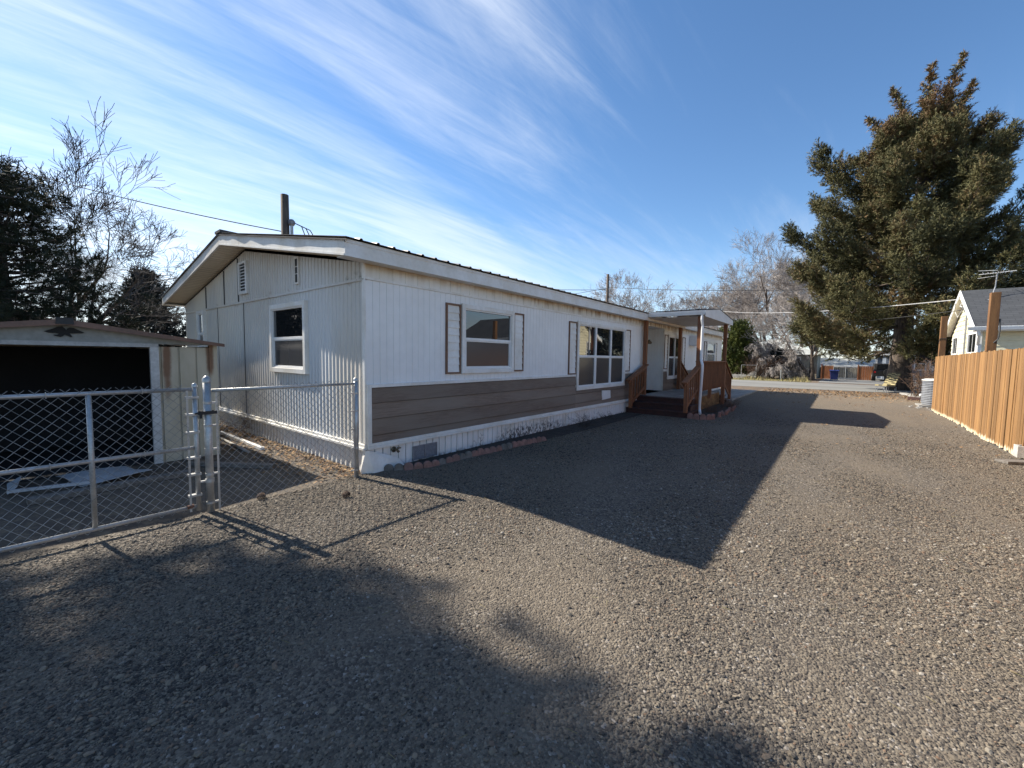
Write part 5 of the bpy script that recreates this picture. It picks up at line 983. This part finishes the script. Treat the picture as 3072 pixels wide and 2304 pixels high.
    for (x, y, r, s, lab) in ((-9.2, 60, 1.1, .86, 'broad leafless tree behind the green cypress'), (-13.2, 66, 2.7, .95, 'hazy leafless tree just right of the porch roof'), (-2.2, 66, 4.0, 1.0, 'leafless tree mostly hidden behind the big spruce crown'), (-7.4, 72, 5.2, 1.1, 'farthest tall leafless tree between two nearer ones left of the spruce'),
        (-3.4, 54, 2.2, .98, 'leafless tree tucked against the left edge of the spruce crown'), (-6.6, 49.5, 3.3, .52, 'shorter leafless tree right behind the roof of the beige house'), (-10.6, 52, .6, .5, 'low leafless tree behind the far end of the white home'), (-16.5, 72, 1.9, 1.0, 'distant low leafless tree showing above the porch gable')):
        copy_tree(T2, (x, y, 0), r, lab, s, G)
    for (x, y, r, s, lab) in ((-20.6, 66, 2.2, .72, 'small upright leafless tree above the porch end of the roof'), (-31.5, 63, 4.1, .82, 'leafless tree left of the utility pole, low over the roof edge'), (-16.6, 60, .4, .7, 'slim leafless tree just above the porch roof')):
        copy_tree(T1, (x, y, 0), r, lab, s, G)
    # evergreen shrub, weeping shrub, brown shrub
    rg = np.random.default_rng(30); T = thing('cypress_shrub', 'bright green evergreen shrub at the far corner of the porch', 'shrub', (-7.2, 41.5, 0))
    def rf4(f, az): return np.interp(f, [0, .15, .5, .8, 1], [1.1, 1.35, 1.15, .7, .1]) * (1 + .2 * math.sin(3 * az + 8 * f))
    conifer(T, (-7.2, 41.5, 0), 4.7, rf4, 130, rg, z0=.15, dens=5, clumps=2, nt_=5, cr=.1, tl=.25, nleaf=20, leaf=.13, w=.05, trunk_r=.1, droop=0, up=.7, cone_z=2, tint0=.5, mat_=green, lift=.5)
    rg = np.random.default_rng(31)
    bare_tree('weeping_shrub', 'pale leafless weeping shrub hanging over the front of the beige house', (-4.7, 42.6, 0), rg, 3.9, .09, 'twig', .55, 7, .34, 4, nseg=7, kids=(5, 7), ratio=.62, angle=.7, wander=.16, trop=-.02, droop=.35, rr=.5, min_r=.012, max_segs=9000)
    rg = np.random.default_rng(32); T = thing('dark_juniper', 'low dark evergreen under the pale weeping shrub', 'shrub', (-4.0, 42.2, 0))
    def rf5(f, az): return np.interp(f, [0, .3, .7, 1], [1.2, 1.25, .8, .2])
    conifer(T, (-4.0, 42.2, 0), 2.2, rf5, 70, rg, z0=.1, dens=4, clumps=2, nt_=4, cr=.1, tl=.25, nleaf=16, leaf=.13, w=.05, trunk_r=.06, droop=0, up=.4, cone_z=2, tint0=.3, mat_=blue, lift=.3)
    stems('brown_shrub', 'reddish brown leafless shrub on the verge by the metal frame', 'shrub', -5.3, 40.6, 130, 1.7, 1.5, W['browntwig'], .018, 33, tw=4)
    stems('brown_shrub', 'small round leafless shrub in front of the beige house wall', 'shrub', -2.9, 41.2, 90, 1.2, 1.1, W['twig'], .012, 34, tw=4)
    rg = np.random.default_rng(35)
    bare_tree('bare_tree', 'three-trunked leafless tree across the street left of the timber gate', (-1.65, 41.0, 0), rg, 7.5, .16, 'twig', .42, 4, .28, 4, nseg=5, kids=(3, 4), ratio=.66, angle=.55, wander=.1, trop=.05, rr=.55, min_r=.012, max_segs=3000)
    # verge grass
    n = 5200; x = np.concatenate([RNG.uniform(-30, -1.8, n)]); y = RNG.uniform(36.9, 41, n) - .0 * x; h = RNG.uniform(.06, .3, n) * (1 + .5 * np.sin(x * 2)); b = MB(); a = RNG.uniform(0, 6.28, n)
    P = np.column_stack([x, y, np.zeros(n)]); w_ = np.column_stack([np.cos(a), np.sin(a), np.zeros(n)]) * .02; tip = P + np.column_stack([RNG.normal(0, .08, n), RNG.normal(0, .08, n), h])
    V = np.stack([P - w_, P + w_, tip], 1).reshape(-1, 3); b.add(V, np.arange(len(V)).reshape(-1, 3), RNG.random(n)); tag(b.build('dry_grass', W['drygrass']), 'dry yellow grass along the far verge of the street', 'grass', kind='stuff')
vegetation()

# ------------------------------------------------------------------ across the street
def hip(b, x0, x1, y0, y1, ze, zr, ov=.4, ridge='x'):
    x0 -= ov; x1 += ov; y0 -= ov; y1 += ov; d = min(x1 - x0, y1 - y0) / 2
    if ridge == 'x': r0, r1 = (x0 + d, (y0 + y1) / 2, zr), (x1 - d, (y0 + y1) / 2, zr)
    else: r0, r1 = ((x0 + x1) / 2, y0 + d, zr), ((x0 + x1) / 2, y1 - d, zr)
    V = [(x0, y0, ze), (x1, y0, ze), (x1, y1, ze), (x0, y1, ze), r0, r1]
    b.add(V, [(0, 1, 5, 4), (1, 2, 5), (2, 3, 4, 5), (3, 0, 4), (0, 3, 2, 1)] if ridge == 'x' else [(0, 1, 4), (1, 2, 5, 4), (2, 3, 5), (3, 0, 4, 5), (0, 3, 2, 1)])
def lap(b, x0, x1, y, z0, z1, h=.16):
    z = z0
    while z < z1 - .01:
        q = min(z + h, z1); b.add([(x0, y - .02, z), (x1, y - .02, z), (x1, y, q), (x0, y, q), (x0, y, z), (x1, y, z)], [(0, 1, 2, 3), (0, 4, 5, 1)]); z = q
def far_window(par, x0, x1, y, z0, z1, m='vinyl', w=.09):
    b = MB(); b.box(x0, x0 + w, y - .06, y, z0, z1); b.box(x1 - w, x1, y - .06, y, z0, z1); b.box(x0 + w, x1 - w, y - .06, y, z0, z0 + w); b.box(x0 + w, x1 - w, y - .06, y, z1 - w, z1); b.box(x0 + w, x1 - w, y - .05, y, (z0 + z1) / 2 - .03, (z0 + z1) / 2 + .03); f = b.build('window', W[m], par)
    b = MB(); b.box(x0 + w, x1 - w, y - .03, y - .005, z0 + w, z1 - w); b.build('pane', W['glass'], f)
def across():
    H = thing('beige_house', 'beige house with pale grey roof behind the weeping shrub', 'house', (-5.4, 48, 0))
    b = MB(); lap(b, -9, -1.6, 46, 0, 2.2); b.box(-9, -1.6, 46.01, 54, 0, 2.2); b.build('wall', W['beige'], H); b = MB(); hip(b, -9, -1.6, 46, 54, 2.15, 3.9, .4); b.build('roof', W['greyroof'], H); far_window(H, -4.05, -2.8, 46, .75, 1.95)
    far_window(H, -7.6, -6.4, 46, .9, 2.0)
    H = thing('blue_grey_house', 'blue grey house with dark hip roof and white window right of the spruce trunk', 'house', (6, 52, 0))
    b = MB(); lap(b, 3.1, 11, 48, 0, 2.25); b.box(3.1, 11, 48.01, 56, 0, 2.25); b.build('wall', W['bluegrey'], H); b = MB(); hip(b, 3.1, 11, 48, 56, 2.22, 4.4, .4); b.build('roof', W['darkroof'], H); far_window(H, 4.85, 5.6, 48, .9, 2.05)
    b = MB(); b.box(2.7, 11.4, 47.55, 47.6, 2.14, 2.26); b.build('fascia', W['trim'], H)
    b = MB()
    for x0 in (4.1, 5.75): 
        for i in range(3): b.box(x0 + i * .17, x0 + .13 + i * .17, 47.93, 47.97, .9, 2.0)
    b.build('shutter', W['vinyl'], H); far_window(H, 7.6, 8.8, 48, .9, 2.05)
    H = thing('pale_building', 'long low pale building with grey roof beyond the timber gate', 'building', (1, 62, 0))
    b = MB(); b.box(-3.5, 3.4, 60.2, 66, 0, 1.05); b.build('wall', W['vinyl'], H); b = MB(); b.prism([(-3.9, 59.8, 1.02), (-3.9, 63.2, 1.95), (-3.9, 66.4, 1.02)], (7.6, 0, 0)); b.build('roof', W['greyroof'], H); b = MB(); b.box(-3.9, 3.7, 59.72, 59.79, .93, 1.05); b.build('fascia', W['vinyl'], H)
    H = thing('garage', 'blue grey garage with white corner board left of the spruce trunk', 'garage', (3.6, 53.5, 0)); b = MB(); lap(b, 2.75, 4.4, 52, 0, 2.15); b.box(2.75, 4.4, 52.01, 55, 0, 2.15); b.build('wall', W['bluegrey'], H); b = MB(); b.box(2.66, 2.78, 51.95, 52.05, 0, 2.15); b.build('corner_board', W['vinyl'], H)
    b = MB(); b.prism([(2.5, 51.7, 2.12), (2.5, 55.3, 2.12), (2.5, 53.5, 2.7)], (2.2, 0, 0)); b.build('roof', W['darkroof'], H)
    for x0, x1, y, lab in ((-1.2, -.45, 45.6, 'short rust orange board fence left of the wire gate'), (1.28, 2.15, 45.6, 'rust orange board fence right of the wire gate')):
        T = thing('board_fence', lab, 'fence', ((x0 + x1) / 2, y, 0)); b = MB(); x = x0
        while x < x1 - .02: b.box(x, x + .125, y, y + .02, .03, 1.2 + random.uniform(-.01, .01)); x += .135
        b.build('board_panel', W['orangefence'], T); b = MB(); b.box(x0 - .08, x0, y - .03, y + .07, 0, 1.32); b.build('fence_post', W['orangefence'], T)
    T = thing('wire_gate', 'thin wire gate between the two rust orange fences', 'gate', (.4, 45.6, 0)); b = MB()
    for x in (-.4, .42, 1.24): b.tube([(x, 45.6, 0), (x, 45.6, 1.15)], .025, 6)
    for z in (.1, 1.13): b.tube([(-.4, 45.6, z), (1.24, 45.6, z)], .022, 6)
    b.build('gate_frame', W['galv'], T); b = MB(); xs = np.arange(-.35, 1.22, .11); b.segs([(x, 45.6, .1) for x in xs], [(x, 45.6, 1.13) for x in xs], np.full(len(xs), .006), np.full(len(xs), .006), 4); zs = np.arange(.2, 1.1, .12); b.segs([(-.4, 45.6, z) for z in zs], [(1.24, 45.6, z) for z in zs], np.full(len(zs), .006), np.full(len(zs), .006), 4); b.build('wire_mesh', W['wire'], T)
    T = thing('weathered_fence', 'grey weathered plank fence behind the wire gate', 'fence', (.5, 52, 0)); b = MB(); x = -1.6
    while x < 2.6: b.box(x, x + .15, 52, 52.02, 0, .98 + random.uniform(-.05, .03), tint=random.random()); x += .16
    b.build('board_panel', mat('grey_fence_plank', (.3, .27, .21), (.18, .16, .12), 3, (4, 4, .6), rough=.9, tint=(.6, 1.2)), T)
    T = thing('wheelie_bin', 'blue wheelie bin beside the left orange fence', 'bin', (-.3, 43.6, 0)); b = MB(); b.add([(-.55, 43.35, .06), (-.1, 43.35, .06), (-.1, 43.8, .06), (-.55, 43.8, .06), (-.62, 43.28, .78), (-.03, 43.28, .78), (-.03, 43.9, .78), (-.62, 43.9, .78)], [(3, 2, 1, 0), (0, 1, 5, 4), (1, 2, 6, 5), (2, 3, 7, 6), (3, 0, 4, 7), (4, 5, 6, 7)]); b.build('body', W['bluebin'], T, bevel=.02); b = MB(); b.prism([(-.65, 43.24, .78), (-.65, 43.95, .78), (-.65, 43.93, .84), (-.65, 43.5, .87), (-.65, 43.26, .82)], (.65, 0, 0)); b.build('lid', W['bluebin'], T); 
    for x in (-.56, -.12): b = MB(); b.tube([(x, 43.82, .09), (x + .05, 43.82, .09)], .09, 12); b.build('wheel', W['rubber'], T)
    # black off-roader seen from behind
    C = thing('parked_car', 'black boxy off-road car seen from behind beside the spruce trunk', 'car', (2.95, 46.6, 0)); cx, y0 = 2.98, 44.9; hw = .82
    side = [(y0, .42), (y0 + 3.6, .42), (y0 + 3.6, .85), (y0 + 3.4, .9), (y0 + 2.3, .92), (y0 + .02, .92), (y0 - .02, .86)]
    b = MB(); b.prism([(cx - hw, y, z) for y, z in side], (2 * hw, 0, 0)); b.build('body', W['carblack'], C, bevel=.04)
    b = MB(); b.prism([(cx - .76, y, z) for y, z in ((y0 + .03, .92), (y0 + 2.2, .92), (y0 + 1.85, 1.42), (y0 + .2, 1.45))], (1.52, 0, 0)); b.build('soft_top', W['rubber'], C, bevel=.04)
    b = MB(); b.prism([(cx - .6, y0 + .035, .96), (cx + .6, y0 + .035, .96), (cx + .56, y0 + .15, 1.36), (cx - .56, y0 + .15, 1.36)], (0, -.02, .004)); b.build('rear_window', W['autoglass'], C)
    b = MB(); b.box(cx - hw - .02, cx + hw + .02, y0 - .16, y0, .4, .52); b.build('bumper', W['rubber'], C, bevel=.02)
    b = MB(); b.tube([(cx + .12, y0 - .03, .72), (cx + .12, y0 - .24, .72)], .31, 20); b.build('spare_wheel', W['rubber'], C, bevel=.02)
    for s in (-1, 1):
        b = MB(); b.box(cx + s * .7 - .06, cx + s * .7 + .06, y0 - .05, y0, .66, .82); b.build('tail_lamp', W['tail'], C)
        for yy in (y0 + .55, y0 + 2.95): b = MB(); b.tube([(cx + s * .6, yy, .34), (cx + s * .86, yy, .34)], .34, 18); w = b.build('wheel', W['rubber'], C, bevel=.03); b = MB(); b.tube([(cx + s * .855, yy, .34), (cx + s * .865, yy, .34)], .19, 12); b.build('rim', W['galv'], w)
    T = thing('pipe_frame', 'thin square metal pipe frame standing on the far verge', 'frame', (-6.1, 39.6, 0)); b = MB(); b.tube([(-6.55, 39.6, 0), (-6.55, 39.6, 1.15), (-5.45, 39.6, 1.15), (-5.45, 39.6, 0)], .025, 6); b.build('pipe', W['galv'], T)
    T = thing('block_wall', 'low pale block wall below the green cypress', 'wall', (-7.3, 39.4, 0)); b = MB()
    for r_ in range(2):
        for i in range(6): b.box(-8.3 + i * .34 + r_ * .15, -8.3 + i * .34 + .32 + r_ * .15, 39.3, 39.5, r_ * .17, r_ * .17 + .16)
    b.build('blocks', W['block'], T, bevel=.01)
    T = thing('stone_pile', 'pile of pale stacked stones inside the metal pipe frame', 'stones', (-5.7, 40.0, 0)); b = MB(); rg = np.random.default_rng(3)
    for i in range(22): z = .06 + .1 * (i // 4); x = -5.75 + rg.uniform(-.3, .35) * (1 - i / 30); s = rg.uniform(.07, .14); b.box(x - s, x + s, 39.9 - s * .7, 39.9 + s * .7, z - .05, z + .05)
    b.build('stones', W['block'], T, bevel=.02)
    T = thing('marker_post', 'short grey metal post on the verge in front of the beige house', 'post', (-3.6, 38.6, 0)); b = MB(); b.tube([(-3.6, 38.6, 0), (-3.6, 38.6, .85)], .04, 6); b.build('post', W['galv'], T)
    # neighbours on the left
    H = thing('brown_house', 'house with dark brown roof peeking over the metal shed', 'house', (-33, 1.5, 0)); b = MB(); b.box(-38, -28, -1.5, 3, 0, 2.3); b.build('wall', W['beige'], H); b = MB(); b.prism([(-38.4, -1.9, 2.25), (-38.4, .4, 3.3), (-38.4, 3.6, 2.25)], (10.8, 0, 0)); b.build('roof', W['brownroof'], H)
    H = thing('grey_neighbour_house', 'grey roofed neighbouring house mirrored in the gable window', 'house', (-27, -7.5, 0)); b = MB(); b.box(-31, -23, -10.5, -4.5, 0, 2.6); b.build('wall', W['beige'], H); b = MB(); b.prism([(-31.4, -11, 2.5), (-31.4, -7.5, 4.7), (-31.4, -4, 2.5)], (8.8, 0, 0)); b.build('roof', W['darkroof'], H)
across()

# ------------------------------------------------------------------ poles and wires
def poles():
    T = thing('utility_pole', 'weathered wooden service pole standing behind the roof ridge with a weatherhead', 'utility pole', (-14.5, 6.05, 0)); b = MB(); x, y = -14.5, 6.05
    b.tube([(x, y, 0), (x, y, 3), (x - .02, y, 6.75)], [.15, .14, .12], 12); b.build('pole', W['pole'], T, smooth=True)
    b = MB(); b.tube([(x + .18, y + .12, 3.2), (x + .18, y + .12, 5.8)], .05, 8); b.build('conduit', W['galv'], T); b = MB(); b.lathe((x + .18, y + .12, 5.75), [(.06, 0), (.1, .05), (.11, .14), (.06, .2), (0, .21)], 10); b.build('weatherhead', W['grille'], T)
    b = MB()
    for k in range(3): b.tube([(x + .24, y + .16, 5.85), (x + .36 + k * .08, y + .36 + k * .1, 5.75 - k * .05), (x + .42 + k * .14, y + .5 + k * .16, 5.3 - k * .1), (x + .6 + k * .25, y + .85 + k * .3, 4.0)], .016, 5)
    b.build('service_loops', W['cable'], T)
    T = thing('utility_pole', 'dark distant utility pole above the roof in front of the leafless trees', 'utility pole', (-21.8, 45, 0)); b = MB(); b.tube([(-21.8, 45, 0), (-21.8, 45, 11.4)], [.2, .15], 10); b.build('pole', W['pole'], T, smooth=True)
    def wire(label, p, q, sag, r=.012, m='cable', cat='cable'):
        p, q = np.array(p, float), np.array(q, float); t = np.linspace(0, 1, 22); P = p + (q - p) * t[:, None]; P[:, 2] -= sag * 4 * t * (1 - t); b = MB(); b.tube(P, r, 5, False); c = P[11]; tag(b.build('overhead_cable', W[m], None, base=c), label, cat)
    wire('dark cable running left from the service pole past the bare tree', (-14.5, 6.0, 5.55), (-27, -2, 9.3), .25, .016)
    wire('cable from the left horizon to the distant pole', (-21.8, 45, 9.6), (-46, 31, 11.5), .5, .03)
    wire('thin cable slanting down from the distant pole behind the roof', (-21.8, 45, 9.8), (-30, 33, 7.2), .2, .022)
    wire('long dark cable from the distant pole to the big spruce', (-21.8, 45, 9.9), (3.5, 40, 6.9), .35, .026)
    wire('thick pale service cable from the trees to the yellow gable', (-12, 50, 7.2), (3.5, 23.6, 4.05), .45, .016, 'palecable')
    wire('thin dark cable below the pale one, ending at the yellow gable', (-12, 50, 4.9), (3.55, 23.3, 3.6), .3, .012)
    b = MB(); b.tube([(3.5, 23.6, 4.05), (3.55, 23.5, 4.06), (3.58, 23.35, 3.9), (3.5, 23.2, 3.75), (3.55, 23.1, 3.7)], .02, 6); b.tube([(3.45, 23.8, 3.9), (3.5, 24.0, 3.6), (3.52, 23.6, 3.35), (3.56, 23.2, 3.6)], .012, 5); tag(b.build('cable_loop', W['palecable'], None, base=(3.5, 23.5, 3.8)), 'looped pale cable at the peak of the yellow gable', 'cable')
poles()
